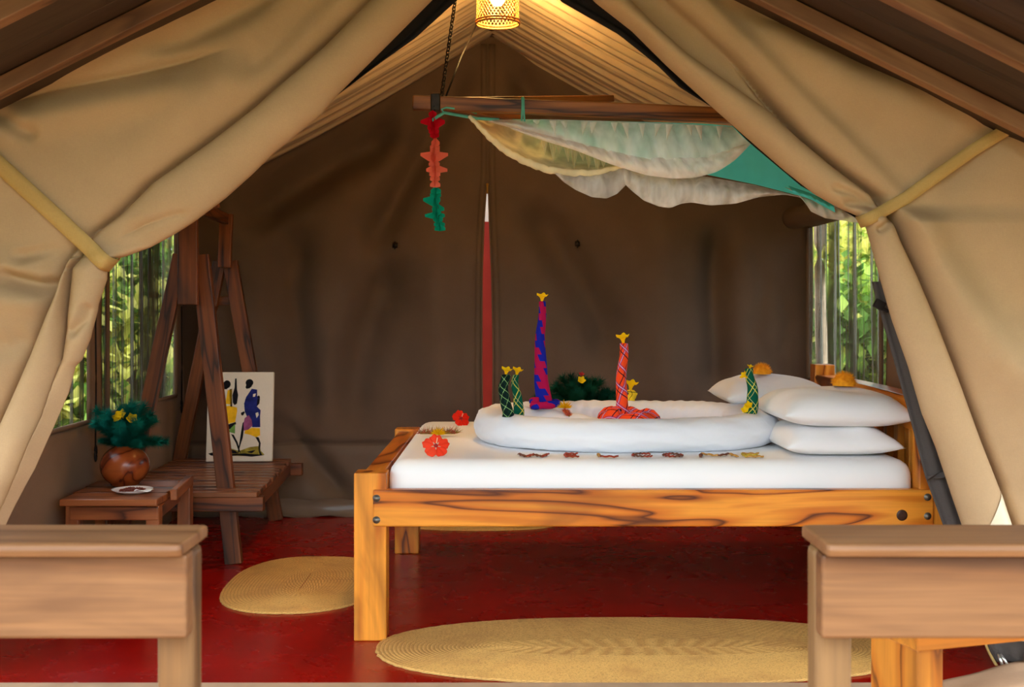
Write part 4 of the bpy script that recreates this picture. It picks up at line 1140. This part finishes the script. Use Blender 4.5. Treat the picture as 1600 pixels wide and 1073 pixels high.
def drape(parent, top, bot, Yt, Yb_, name, mat, nu=80, nv=22, bulge=.05, rip=.012, freq=26, seed=0, ease=1.0):
    """hanging cloth between two pixel curves at depths Yt, Yb_, bulging towards the viewer with gathers"""
    def smp(pts2, n):
        a = np.array(pts2, float); L = np.r_[0, np.cumsum(np.hypot(*np.diff(a, axis=0).T))]; t = np.linspace(0, L[-1], n)
        return np.interp(t, L, a[:, 0]), np.interp(t, L, a[:, 1])
    tx, ty = smp(top, nu); bx, by = smp(bot, nu); r = random.Random(seed); ph = [r.uniform(0, 6) for _ in range(4)]
    ker = np.array([1, 2, 3, 2, 1]) / 9.0
    def soft(a): return np.r_[a[:2], np.convolve(a, ker, 'valid'), a[-2:]]
    bx, by, tx, ty = soft(bx), soft(by), soft(tx), soft(ty)
    pts = []
    for j in range(nv):
        v = (j / (nv - 1)) ** ease
        for i in range(nu):
            u = i / (nu - 1)
            x = tx[i] + (bx[i] - tx[i]) * v; y = ty[i] + (by[i] - ty[i]) * v
            Y = Yt + (Yb_ - Yt) * v - bulge * math.sin(PI * v)
            Y += rip * (math.sin(freq * u * 2 + ph[0] + 1.5 * v) + .6 * math.sin(freq * u * 3.7 + ph[1] - v * 2)) * (1 - .6 * v)
            x += 4 * math.sin(freq * u + ph[2]) * v * (1 - v)
            pts.append(P(x, y, Y))
    mb = MB(); mb.grid(pts, nu, nv); return mb.build(name, mat, parent)
# teal roof of the net, sagging towards the far side
drape(nt_, [(800, 186), (950, 189), (1100, 193), (1240, 205), (1330, 250)], [(905, 222), (960, 240), (1050, 262), (1120, 276), (1180, 288), (1250, 306), (1300, 316)], YK + .16, 4.85, 'net_roof', M['teal'], bulge=-.03, rip=.004, freq=9, seed=1)
drape(nt_, [(770, 187), (850, 186), (950, 189), (1060, 193), (1145, 198)], [(762, 190), (800, 200), (850, 218), (900, 234), (955, 256), (1010, 273), (1050, 278), (1085, 277), (1120, 268), (1148, 250), (1172, 224)], YK - .01, YK - .06, 'upper_swag', M['white_net'], bulge=.06, rip=.013, freq=30, seed=2)
drape(nt_, [(790, 196), (900, 222), (1000, 246), (1100, 246), (1160, 226)], [(800, 202), (850, 220), (900, 235), (955, 257), (1010, 274), (1050, 279), (1085, 278), (1120, 269), (1148, 251), (1174, 224)], YK - .10, YK - .12, 'swag_fold', M['white_net'], bulge=.03, rip=.016, freq=37, seed=8)
tubepath = [(733, 181), (748, 197), (764, 214), (790, 236), (820, 252), (855, 265), (890, 270), (930, 270), (962, 262), (985, 257)]
drape(nt_, [(735, 180), (760, 186), (800, 199), (850, 217), (905, 236), (985, 256)], tubepath, 4.75, 4.45, 'cream_lining', M['cream_net'], bulge=-.08, rip=.012, freq=22, seed=3)
mb = MB(); pa = np.array(tubepath + [(1010, 254)], float); L = np.r_[0, np.cumsum(np.hypot(*np.diff(pa, axis=0).T))]; tt = np.linspace(0, L[-1], 70)
mb.tube([P(np.interp(t, L, pa[:, 0]), np.interp(t, L, pa[:, 1]) + .6 * math.sin(t * .3), 4.43) for t in tt], [.007 + .007 * math.sin(PI * min(1, t / L[-1] * 1.1)) + .0012 * math.sin(t * .9) for t in tt], 12)
mb.build('gathered_edge', M['cream_net'], nt_)
for k in range(9):
    x = 852 + k * 11.5; y0 = 218 + k * 3.6; y1 = y0 + 24 + 10 * math.sin(k * 2.1)
    mb = MB(); mb.grid([P(x - 6 + 12 * i / 6 * 1.0 * (1 - .92 * j / 9) + (1.5 * j / 9 if k % 2 else -1) + 6 * .92 * j / 9, y0 + (y1 - y0) * j / 9, 4.56 - .01 * math.sin(i * 2)) for j in range(10) for i in range(7)], 7, 10)
    mb.build('gather', M['cream_net'], nt_)
for k in range(13):
    x = 838 + k * 23.5 + 5 * math.sin(k * 2.7); y0 = 187.5 + k * .75; hh = 15 + 11 * abs(math.sin(k * 1.9)); lean = 5 * math.sin(k * 1.3)
    pts = []
    for j in range(10):
        v = j / 9
        for i in range(7):
            u = -1 + 2 * i / 6
            pts.append(P(x + u * 5.5 * (1 - .94 * v) + lean * v, y0 + hh * v, YK - .045 - .012 * (1 - u * u) - .05 * v))
    mb = MB(); mb.grid(pts, 7, 10); mb.build('pinched_gather', M['net_thick'], nt_)
drape(nt_, [(862, 268), (900, 271), (940, 269), (978, 260)], [(866, 270), (880, 284), (900, 297), (925, 308), (948, 310), (964, 303), (979, 288)], 4.45, 4.42, 'lower_swag', M['white_low'], bulge=.03, rip=.008, freq=12, seed=4)
drape(nt_, [(975, 256), (1040, 266), (1110, 277), (1180, 289), (1275, 313)], [(976, 287), (988, 299), (1005, 312), (1030, 322), (1048, 324), (1062, 318), (1080, 315), (1110, 320), (1150, 318), (1185, 308), (1225, 304), (1250, 308), (1280, 316)], 4.48, 4.42, 'lower_swag', M['white_low'], bulge=.05, rip=.014, freq=30, seed=5)
drape(nt_, [(985, 262), (1040, 280), (1100, 292), (1200, 298)], [(984, 294), (1005, 313), (1030, 323), (1048, 325), (1064, 318), (1080, 316), (1110, 321), (1150, 318), (1190, 306)], 4.56, 4.52, 'swag_fold', M['white_net'], bulge=.04, rip=.014, freq=22, seed=9)
drape(nt_, [(1225, 292), (1270, 305), (1310, 320), (1370, 342)], [(1258, 308), (1266, 330), (1290, 341), (1320, 345), (1365, 352)], 4.45, 4.42, 'net_bunch', sheer('dense_white_net', (244, 244, 240), .8, .1), bulge=.05, rip=.015, freq=14, seed=6)
drape(nt_, [(1232, 290), (1262, 300), (1300, 316)], [(1242, 303), (1268, 312), (1305, 332)], 4.40, 4.38, 'teal_hem', M['teal'], bulge=.03, rip=.006, freq=10, seed=7)

# rolled window blind, strapped above the right window
mb = MB(); n = 26
pathb = [Vector((1.60, y, 1.70 - .01 * math.sin((y - 5.6) * 3))) for y in np.linspace(5.55, 6.72, n)]
mb.tube(pathb, [.062 + .003 * math.sin(k * .9) for k in range(n)], 18)
bl = mb.build('rolled_blind', M['canvas_brown']); tag(bl, 'brown canvas blind rolled up above the window by the headboard', 'blind')

# ================================================================== PAPER GARLAND
def garland_part(parent, name, mat, tiers, Y, thick=.0012):
    """tiers: (x centre, y top, y bottom, left reach, right reach, wing tip rise) in pixels; each is a folded bow of card"""
    mb = MB()
    for k, (x, ya, yb, l, r, rise) in enumerate(tiers):
        ym = (ya + yb) / 2; z = .012 * (1 if k % 2 else -1)
        def q(px, py, dz): return P(px, py, Y + dz)
        mb.add([q(x, ya, 0), q(x - l, ym - rise - 2, z - .008), q(x - l, ym - rise + 2.5, z - .006), q(x - 1.5, yb, -.004), q(x + 1.5, yb, -.004), q(x + r, ym - rise + 2.5, z + .004), q(x + r, ym - rise - 2, z + .006)],
               [(0, 1, 2, 3), (0, 3, 4), (0, 4, 5, 6)])
        rr = (l + r) * .32 * Y / F
        c = P(x, ym, Y); zt = P(x, ya, Y).z; zb = P(x, yb, Y).z
        for s in (-1, 1):
            mb.add([(c.x, Y, zt), (c.x + .3 * rr * s, Y - rr, c.z + .004), (c.x + .3 * rr * s, Y - rr * .9, c.z - .010), (c.x, Y, zb)], [(0, 1, 2, 3)])
            mb.add([(c.x, Y, zt), (c.x + .3 * rr * s, Y + rr, c.z + .004), (c.x + .3 * rr * s, Y + rr * .9, c.z - .010), (c.x, Y, zb)], [(0, 1, 2, 3)])
    o = mb.build(name, mat, parent, smooth=False, solid=thick); return o
gd = thing('paper_garland', 'folded paper garland in crimson, salmon and green hanging from the timber frame', 'garland', P(680, 360, 4.42))
YG = 4.42
garland_part(gd, 'crimson_section', M['paper_red'], [(676, 172, 184, 6, 6, 0), (677, 180, 198, 20, 18, -1), (678, 186, 203, 10, 17, 4), (676, 193, 207, 8, 10, 1), (678, 199, 211, 8, 8, 0), (679, 205, 217, 7, 7, 0)], YG)
garland_part(gd, 'salmon_section', M['paper_salmon'], [(680, 214, 229, 6, 7, -2), (679, 222, 236, 7, 8, -1), (679, 229, 243, 7, 8, 1), (678, 236, 256, 21, 22, 5), (679, 250, 262, 9, 8, 0), (679, 256, 271, 13, 20, -2), (680, 266, 278, 9, 8, 0), (680, 273, 285, 8, 7, 0), (680, 279, 293, 8, 8, -3)], YG)
garland_part(gd, 'green_section', M['paper_teal'], [(681, 291, 304, 8, 8, -1), (681, 298, 311, 9, 8, 0), (680, 305, 324, 19, 8, 3), (682, 316, 331, 7, 12, -3), (682, 324, 338, 6, 7, 0), (682, 330, 343, 18, 13, 0), (685, 338, 350, 8, 7, 2), (687, 345, 356, 9, 8, 0), (688, 350, 361, 9, 8, -2)], YG)
mb = MB(); mb.tube([P(679, 170, YG), P(679, 250, YG), P(682, 300, YG), P(688, 360, YG)], .0012, 5); mb.build('string', M['cord'], gd)
mb = MB(); mb.tube([P(676, 178, YG), P(676, 168, YG + .005), P(679, 165, YK - .035)], .0015, 5); mb.build('string', M['cord'], gd)

# ================================================================== HANGING LAMP
LX, LY, LZ0, LZ1, LR = -.063, 5.2, 2.448, 2.66, .0955
lp = thing('pendant_lamp', 'lit pendant lamp with a woven bamboo shade under the tent ridge', 'lamp', (LX, LY, LZ0))
mb = MB()
for k in range(36):
    for s in (-1, 1):
        pts = []
        for i in range(13):
            t = i / 12; a = 2 * PI * k / 36 + s * t * 1.6; r = LR * (1 - .06 * t) + .0008 * s
            for e in (-1, 1):
                aa = a + e * .019; pts.append((LX + r * math.cos(aa), LY + r * math.sin(aa), LZ0 + (LZ1 - LZ0) * t))
        mb.grid(pts, 2, 13)
o = mb.build('lattice', M['bamboo'], lp); o['kind'] = 'stuff'
for z, r in ((LZ0, LR), (LZ0 + .012, LR), (LZ1, LR * .94)):
    mb = MB(); mb.tube([(LX + r * math.cos(a), LY + r * math.sin(a), z) for a in np.linspace(0, 2 * PI, 40, endpoint=False)], .004, 6, closed=True); mb.build('hoop', M['bamboo'], lp)
mb = MB(); mb.lathe([(0, -.045), (.018, -.042), (.030, -.025), (.033, -.008), (.028, .012), (.016, .032), (.013, .05)], 20, (LX, LY, LZ0 + .125)); mb.build('bulb', M['bulb'], lp)
mb = MB(); mb.lathe([(.015, .045), (.017, .05), (.017, .085), (.004, .09)], 16, (LX, LY, LZ0 + .125)); mb.build('socket', M['cord'], lp)
mb = MB(); mb.tube([(LX, LY, LZ0 + .20), (LX - .02, LY, 2.72)], .003, 6); mb.build('cable', M['cord'], lp)
ld = bpy.data.lights.new('bulb_light', 'POINT'); ld.energy = 42; ld.color = (1, .62, .2); ld.shadow_soft_size = .035
lo = bpy.data.objects.new('bulb_light', ld); lo.location = (LX, LY, LZ0 + .11); COL.objects.link(lo)

# ================================================================== CLOTHES RACK WITH SLATTED SHELF, PAINTING
rk = thing('luggage_rack', 'dark stained trestle rack with hanging rail and slatted shelf', 'rack', (-1.6, 6.0, 0))
def rl(name, a, b, w, h, up=(0, 1, 0)): return beam(name, a, b, w, h, M['rack'], rk, up=up, bevel=.004, rough=.0015)
YA, YBk = 5.52, 6.62
rl('leg', P(366, 880, YA), P(313, 398, YA), .080, .045); rl('leg', P(178, 880, YA + .02) , P(283, 398, YA + .02), .070, .045)
fb = P(431, 807, YBk); fb.z = 0; fa = P(262, 807, YBk); fa.z = 0
rl('leg', fb, P(360, 408, YBk), .080, .045); rl('leg', fa, P(344, 408, YBk), .070, .045)
for n_ in ('upright',):
    rl(n_, P(294, 476, YA - .045), P(294, 312, YA - .045), .092, .035); rl(n_, P(351, 418, YBk - .05), P(354, 334, YBk - .05), .072, .035)
a = P(296, 330, YA - .02); a.z = 1.685; b = P(354, 340, YBk - .02); b.z = 1.685
rl('hanging_rail', a, b, .035, .06, up=(0, 0, 1))
rl('brace', P(310, 322, YA + .05), P(342, 316, YA + .05), .05, .03)
rl('brace', (P(335, 470, YBk + .03)), P(372, 470, YBk + .03), .05, .03)
SZ = .355
xfl = lambda Y: -1.885 + .0 * (Y - 5.4)
def xr_at(Y): return -1.15 - .06 * (Y - 5.4) / 1.15
rl('shelf_frame', (-1.86, 5.40, SZ - .055), (xr_at(5.4) + .015, 5.40, SZ - .055), .05, .065, up=(0, 0, 1))
rl('shelf_frame', (-1.86, 6.52, SZ - .055), (xr_at(6.5) + .05, 6.52, SZ - .055), .05, .065, up=(0, 0, 1))
rl('shelf_frame', (xr_at(5.4) - .03, 5.43, SZ - .052), (xr_at(6.5) - .03, 6.49, SZ - .052), .04, .06, up=(0, 0, 1))
rl('shelf_frame', (-1.84, 5.43, SZ - .052), (-1.84, 6.49, SZ - .052), .04, .06, up=(0, 0, 1))
for k in range(13):
    Y = 5.40 + k * .0935
    beam('slat', (-1.865, Y, SZ - .011), (xr_at(Y) - .012 + .006 * math.sin(k * 3), Y, SZ - .011), .062, .022, M['slatwood'], rk, bevel=.003)

pt = thing('canvas_painting', 'cream canvas painting of two walking women leaning on the slatted shelf', 'painting', P(373, 718, 6.4))
YP0 = 6.40
pw, ph_ = .358, .487
cxp = P(373.5, 700, YP0).x; z0 = SZ + .003
tl = math.atan2(.07, ph_)
Rp = Matrix.Translation((cxp, YP0, z0)) @ Matrix.Rotation(.06, 4, 'Z') @ Matrix.Rotation(-tl, 4, 'X')
mb = MB(); mb.box((0, .012, ph_ / 2), (pw, .024, ph_)); o = mb.build('canvas', M['painting'], None, smooth=False, bevel=.005)
o.data.transform(Rp); attach(o, pt)
# painted shapes in fractions of the canvas, taken as flat paint on its face
def paint(name, mat, polys, lift):
    mb = MB()
    for poly in polys:
        vs_ = [Rp @ Vector(((x - .5) * pw, -lift, (1 - y) * ph_)) for x, y in poly]
        mb.add(vs_, [tuple(range(len(vs_)))])
    o = mb.build(name, mat, pt, smooth=False); return o
def cpx(pts2):   # crop pixels of the close-up (origin 95,58; size 672 x 932)
    return [((x - 97) / 672, (y - 60) / 930) for x, y in pts2]
def ell(cx, cy, rx, ry, n=14, rot=0):
    return cpx([(cx + rx * math.cos(a) * math.cos(rot) - ry * math.sin(a) * math.sin(rot), cy + rx * math.cos(a) * math.sin(rot) + ry * math.sin(a) * math.cos(rot)) for a in np.linspace(0, 2 * PI, n, endpoint=False)])
paint('black_ink', M['ink'], [ell(292, 188, 38, 42), ell(520, 172, 40, 38), cpx([(487, 195), (480, 222), (492, 236), (520, 232), (550, 205)]), cpx([(255, 215), (250, 240), (290, 240), (320, 210)]),
      cpx([(320, 240), (345, 235), (350, 420), (335, 425), (322, 330)]), cpx([(372, 130), (388, 125), (395, 240), (408, 300), (398, 390), (375, 405), (355, 380), (350, 300), (370, 220)]),
      cpx([(345, 705), (372, 712), (415, 790), (448, 905), (425, 880), (398, 800)]), cpx([(460, 590), (482, 575), (470, 700), (466, 740), (440, 830), (425, 905), (415, 905), (435, 780), (445, 690)]),
      cpx([(590, 735), (625, 740), (648, 800), (642, 880), (668, 925), (640, 925), (625, 860), (628, 800)]), cpx([(440, 485), (470, 470), (482, 480), (462, 515), (444, 508)]),
      cpx([(300, 610), (390, 580), (395, 600), (350, 650), (310, 660)])], .0008)
paint('olive_wash', M['olive_ink'], [cpx([(130, 900), (220, 880), (340, 850), (430, 880), (540, 840), (640, 830), (650, 880), (690, 920), (540, 935), (380, 930), (200, 925)])], .0005)
paint('ground_ink', M['ink'], [cpx([(120, 905), (160, 895), (320, 912), (480, 905), (640, 918), (690, 925), (560, 940), (420, 925), (300, 938), (150, 925)]), cpx([(340, 860), (400, 880), (420, 905), (350, 905)]), cpx([(500, 890), (600, 870), (560, 905)])], .0011)
paint('yellow_paint', M['yellow_ink'], [cpx([(270, 420), (330, 410), (400, 430), (402, 470), (385, 580), (300, 600), (250, 590), (260, 480)]), cpx([(300, 250), (345, 240), (340, 400), (280, 390)]), cpx([(485, 668), (560, 640), (636, 645), (640, 720), (600, 740), (540, 715), (480, 700)])], .0008)
paint('green_paint', M['green_ink'], [cpx([(315, 680), (345, 640), (385, 600), (385, 700), (350, 690)])], .0013)
paint('navy_paint', M['blue_ink'], [cpx([(545, 235), (600, 245), (600, 310), (630, 320), (625, 390), (600, 420), (640, 460), (635, 520), (640, 635), (560, 635), (500, 520), (478, 470), (470, 390), (490, 320)]), cpx([(480, 345), (545, 335), (540, 362), (480, 358)])], .0010)
paint('baby_ink', M['ink'], [ell(617, 322, 12, 15), cpx([(605, 340), (630, 340), (625, 390), (598, 420)])], .0014)
paint('mauve_paint', M['mauve_ink'], [cpx([(480, 540), (520, 510), (550, 560), (560, 620), (520, 660), (475, 670), (470, 600)])], .0014)
paint('cream_gap', M['painting'], [cpx([(560, 290), (588, 285), (580, 318), (558, 320)]), cpx([(588, 490), (615, 480), (622, 510), (600, 540)])], .0016)

# ================================================================== SIDE TABLE, VASE, DISH
tb = thing('side_table', 'small reddish brown wooden side table under the gourd vase', 'table', (-1.62, 5.14, 0))
TZ = .42
fl_, fr_, br_, bl_ = Vector((-1.835, 4.79, 0)), Vector((-1.437, 4.79, 0)), Vector((-1.475, 5.31, 0)), Vector((-1.865, 5.31, 0))
def tbm(name, a, b, w, h, up=(0, 0, 1)): return beam(name, a, b, w, h, M['table'], tb, up=up, bevel=.005)
for k in range(3):
    f0 = fl_.lerp(bl_, (k + .5) / 3); f1 = fr_.lerp(br_, (k + .5) / 3)
    tbm('top_board', f0 + Vector((0, 0, TZ - .014)), f1 + Vector((0, 0, TZ - .014)), .171, .028)
tbm('apron', fl_ + Vector((.03, .03, TZ - .060)), fr_ + Vector((-.005, .03, TZ - .060)), .03, .055)
tbm('apron', fr_ + Vector((-.02, .03, TZ - .060)), br_ + Vector((-.02, -.03, TZ - .060)), .03, .055)
tbm('apron', bl_ + Vector((.03, -.03, TZ - .060)), br_ + Vector((-.03, -.03, TZ - .060)), .03, .055)
tbm('edge_rail', fr_ + Vector((.022, .14, TZ - .005)), br_ + Vector((.022, .015, TZ + .002)), .03, .045)
for c_ in (fl_ + Vector((.04, .045, 0)), fr_ + Vector((-.03, .045, 0)), bl_ + Vector((.04, -.05, 0))):
    tbm('leg', c_, c_ + Vector((0, 0, TZ - .028)), .055, .05, up=(0, 1, 0))
c_ = br_ + Vector((.012, -.03, 0)); tbm('leg', c_, c_ + Vector((0, 0, TZ + .005)), .058, .055, up=(0, 1, 0))

vx, vy = -1.693, 5.16
vz = thing('gourd_vase', 'round polished gourd vase holding bushy green needle sprays', 'vase', (vx, vy, TZ))
R_ = .1055
prof = [(0, .0), (.045, .0), (.06, .006)] + [(R_ * math.cos(a), .088 + R_ * .88 * math.sin(a)) for a in np.linspace(-.95, 1.15, 22)] + [(.042, .176), (.038, .170), (.03, .12), (0, .10)]
mb = MB(); mb.lathe(prof, 40); o = mb.build('gourd_body', M['gourd']); o.location = (vx, vy, TZ); attach(o, vz)
bmv = [needle_branch_mesh('needle_branch', .19, 900, .046, M['pine'], d, s) for d, s in ((.15, 11), (.35, 12), (.25, 13))]
specs = [(0, .05, 1.05)] + [(2 * PI * k / 6, .3, 1.0 + .1 * (k % 2)) for k in range(7)] + [(2 * PI * (k + .5) / 11, .56, .94) for k in range(11)] + [(2 * PI * (k + .2) / 7, .95, .62) for k in range(7)] + [(.1, 1.15, .95), (PI * .98, .7, .92), (-.3, 1.0, .9)]
spray(vz, (vx, vy, TZ + .16), bmv, specs)
for dx, dz, ti in ((.0, .17, (.8, -.2)), (.035, .155, (.9, .5)), (-.01, .165, (1.0, -.6))):
    yellow_flower(vz, (vx + dx + .01, vy - .05, TZ + .16 + dz - .03), .022, ti)

dp = PZ(207, 770, TZ)
ds = thing('dish', 'small white dish of red brown seeds with a paper slip on the table', 'dish', (dp.x, dp.y, TZ))
mb = MB(); mb.lathe([(0, .002), (.05, .002), (.06, .004), (.083, .016), (.085, .018), (.082, .018), (.058, .008), (0, .006)], 36, (dp.x, dp.y, TZ)); mb.build('saucer', M['white_china'], ds)
mb = MB(); q = random.Random(4)
for k in range(220):
    a = q.uniform(0, 6.28); r_ = .052 * math.sqrt(q.random()); z = TZ + .010 + .012 * (1 - (r_ / .055) ** 2) * q.random()
    mb.box((dp.x + r_ * math.cos(a), dp.y + r_ * math.sin(a), z), (.009, .005, .004), Euler((q.random() * 3, q.random() * 3, q.random() * 6)).to_matrix())
o = mb.build('seeds', M['seeds'], ds, smooth=False); o['kind'] = 'stuff'
mb = MB(); mb.grid([(dp.x + .03 + .07 * i / 5, dp.y - .075 + .04 * j / 3, TZ + .02 + .004 * math.sin(i * 1.3 + j)) for j in range(4) for i in range(6)], 6, 4); mb.build('paper_slip', M['paperwhite'], ds, solid=.001)

# ================================================================== VERANDA RAILINGS AND BENCH (foreground)
def railing(sx, xe, label, xo):
    t = thing('railing', label, 'railing', (xe + sx * .2, 2.2, 0), 'veranda railings either side of the entrance')
    # top rail with a rounded end
    mb = MB(); y0, y1, zt_, th = 2.095, 2.285, .800, .030; pts = []
    for X, ins in ((xe, 0), (xo, 0)):
        pass
    zt2 = .789
    rr = .012; prof = [(y0, .765), (y0 - .004, .778), (y0, zt2 - .002), (y0 + .008, zt2), (y1 - .008, zt2), (y1, zt2 - .003), (y1 + .003, .778), (y1, .765)]
    xs_ = [xe, xe + sx * .006, xe + sx * .02] + [xe + sx * (.05 + (abs(xo - xe) - .05) * k / 8) for k in range(9)]
    sc = [.93, .985, 1.0] + [1.0] * 9
    for X, s in zip(xs_, sc):
        for y, z in prof:
            pts.append((X, 2.2 + (y - 2.2) * s, .777 + (z - .777) * s))
    mb.grid(pts, 8, len(xs_), close_u=True); mb.f.append(tuple(range(8))); mb.f.append(tuple((len(xs_) - 1) * 8 + k for k in range(8)))
    o = mb.build('top_rail', M['weathered'], None, smooth=False, bevel=.003); c = Vector(((xe + xo) / 2, 2.2, .777)); o.data.transform(Matrix.Translation(-c)); o.location = c; attach(o, t)
    bm = bmesh.new(); bm.from_mesh(o.data); bmesh.ops.recalc_face_normals(bm, faces=bm.faces); bm.to_mesh(o.data); bm.free()
    beam('apron_board', (xe + sx * .0, 2.155, .686), (xo, 2.155, .686), .05, .152, M['weathered'], t, bevel=.006)
    for X in (xe + sx * .036, xo - sx * .05):
        o = beam('post', (X, 2.216, -.05), (X, 2.216, .764), .070, .070, M['post'], t, up=(0, 1, 0), bevel=.016)
        o.modifiers['edges'].segments = 4
    beam('back_board', (xe + sx * .08, 2.27, .70), (xo - sx * .09, 2.27, .70), .03, .10, M['weathered'], t, bevel=.004)
railing(-1, -.588, 'sun-faded wooden railing on the side of the gourd vase', -2.2)
railing(1, .560, 'sun-faded wooden railing in front of the headboard end of the bed', 2.2)

bn = thing('bench', 'orange brown wooden bench half hidden behind the veranda railing', 'bench', (1.25, 2.95, -.05))
ang = .30; Rz = Matrix.Rotation(ang, 3, 'Z'); org = P(1440, 1012, 2.78); zs_ = .398
def bp(x, y, z): q = Rz @ Vector((x, y, 0)); return Vector((org.x + q.x, org.y + q.y, z))
BZ0 = -.05; fwd = tuple(Rz @ Vector((0, 1, 0)))
for x in (.032, .86):
    for y, d in ((.105, .19),):
        beam('leg', bp(x, y, BZ0), bp(x, y, zs_ - .002), .072, d, M['bench'], bn, up=fwd, bevel=.004)
for k in range(2):
    beam('seat_board', bp(-.012, .055 + .118 * k, zs_ + .018), bp(.93, .055 + .118 * k, zs_ + .018), .112, .04, M['bench'], bn, bevel=.003)

# ================================================================== OUTSIDE: pole, shrubs and trees seen through the nets
mb = MB(); px_ = P(1283, 474, 7.25); mb.tube([(px_.x + .01 * math.sin(z * 3), 7.25, z) for z in np.linspace(-.15, 2.6, 20)], [.036 + .003 * math.sin(k) for k in range(20)], 12)
o = mb.build('tent_pole', M['palebark']); tag(o, 'pale peeled wooden pole standing outside the window by the headboard', 'pole')
def woods(name, label, spots, seed, mixk=(0, 1, 2)):
    """massed leaves and stems beyond the netting: nobody could count them"""
    q = random.Random(seed); r = np.random.default_rng(seed); V = []; Fc = []; Mi = []
    for x, y, rad, zc in spots:
        n = 2200; kk = q.choice(mixk)
        cl = r.normal(size=(22, 3)); cl /= np.linalg.norm(cl, axis=1)[:, None]; cl *= r.uniform(.35, 1, (22, 1)) * rad
        c = cl[r.integers(22, size=n)] + r.normal(size=(n, 3)) * rad * .2
        d = r.normal(size=(n, 3)); d /= np.linalg.norm(d, axis=1)[:, None]
        a = np.cross(d, (0, 0, 1.0)); a /= np.linalg.norm(a, axis=1)[:, None] + 1e-6
        l = r.uniform(.10, .22, (n, 1)); o_ = np.array([x, y, zc])
        c = c + o_; c[:, 2] = np.maximum(c[:, 2], .02)
        quad = np.stack([c - d * l / 2, c + a * l * .32, c + d * l / 2, c - a * l * .32], 1).reshape(-1, 3)
        b = len(V); V += [tuple(p) for p in quad]; Fc += [(b + 4 * k, b + 4 * k + 1, b + 4 * k + 2, b + 4 * k + 3) for k in range(n)]
        mm = np.where(r.random(n) < .75, kk, r.integers(3, size=n)); Mi += list(mm)
        mb = MB(); h = zc * 1.1
        mb.tube([(x + .06 * math.sin(z * 2 + x), y + .05 * math.cos(z * 3), z) for z in np.linspace(-.15, h, 8)], [.06 - .003 * k for k in range(8)], 6)
        b = len(V); V += mb.v; Fc += [tuple(i + b for i in f) for f in mb.f]; Mi += [3] * len(mb.f)
    me = bpy.data.meshes.new(name); me.from_pydata(V, [], Fc)
    for m in (M['leaf1'], M['leaf2'], M['leaf3'], M['bark']): me.materials.append(m)
    me.polygons.foreach_set('material_index', np.array(Mi, dtype=np.int32))
    o = bpy.data.objects.new(name, me); COL.objects.link(o); tag(o, label, 'foliage', kind='stuff'); return o
def row(Y, xa, xb, n, rad, zc, seed):
    q = random.Random(seed)
    return [(xa + (xb - xa) * (k + .5) / n + q.uniform(-.2, .2), Y + q.uniform(-.6, .6), rad * q.uniform(.85, 1.2), zc * q.uniform(.8, 1.25)) for k in range(n)]
woods('woodland_foliage', 'sunny green woodland seen through the netted windows behind the rack', row(9.5, -2.7, -5.4, 4, .8, .7, 1) + row(13, -3.3, -7.0, 5, 1.2, 1.3, 2) + row(18, -4.6, -9.5, 6, 1.7, 1.8, 3) + row(24, -6.0, -12.5, 6, 2.4, 2.6, 13) + row(31, -8, -16, 6, 3.2, 4.0, 14), 5)
woods('woodland_foliage', 'sunny yellow green woodland seen through the netted window by the headboard', row(12, 2.9, 5.2, 3, .8, .7, 4) + row(17, 4.2, 7.2, 4, 1.3, 1.3, 5) + row(23, 5.6, 9.4, 5, 1.9, 2.0, 6) + row(30, 7, 12.5, 5, 2.8, 3.2, 16) + row(36, 8, 15, 5, 3.4, 4.4, 17), 6, (0, 1, 2))
# unseen trees added behind the camera: they block low sky light, darkening the interior
woods('woodland_foliage', 'unseen wooded edge added facing the tent entrance to block low sky light', [(22 * math.sin(a), 3 - 19 * math.cos(a), 2.3, 1.3 + .5 * math.sin(a * 9)) for a in np.linspace(-1.15, 1.15, 22)] + [(26 * math.sin(a), 3 - 23 * math.cos(a), 2.8, 2.2 + .5 * math.sin(a * 7)) for a in np.linspace(-1.1, 1.1, 18)], 9)
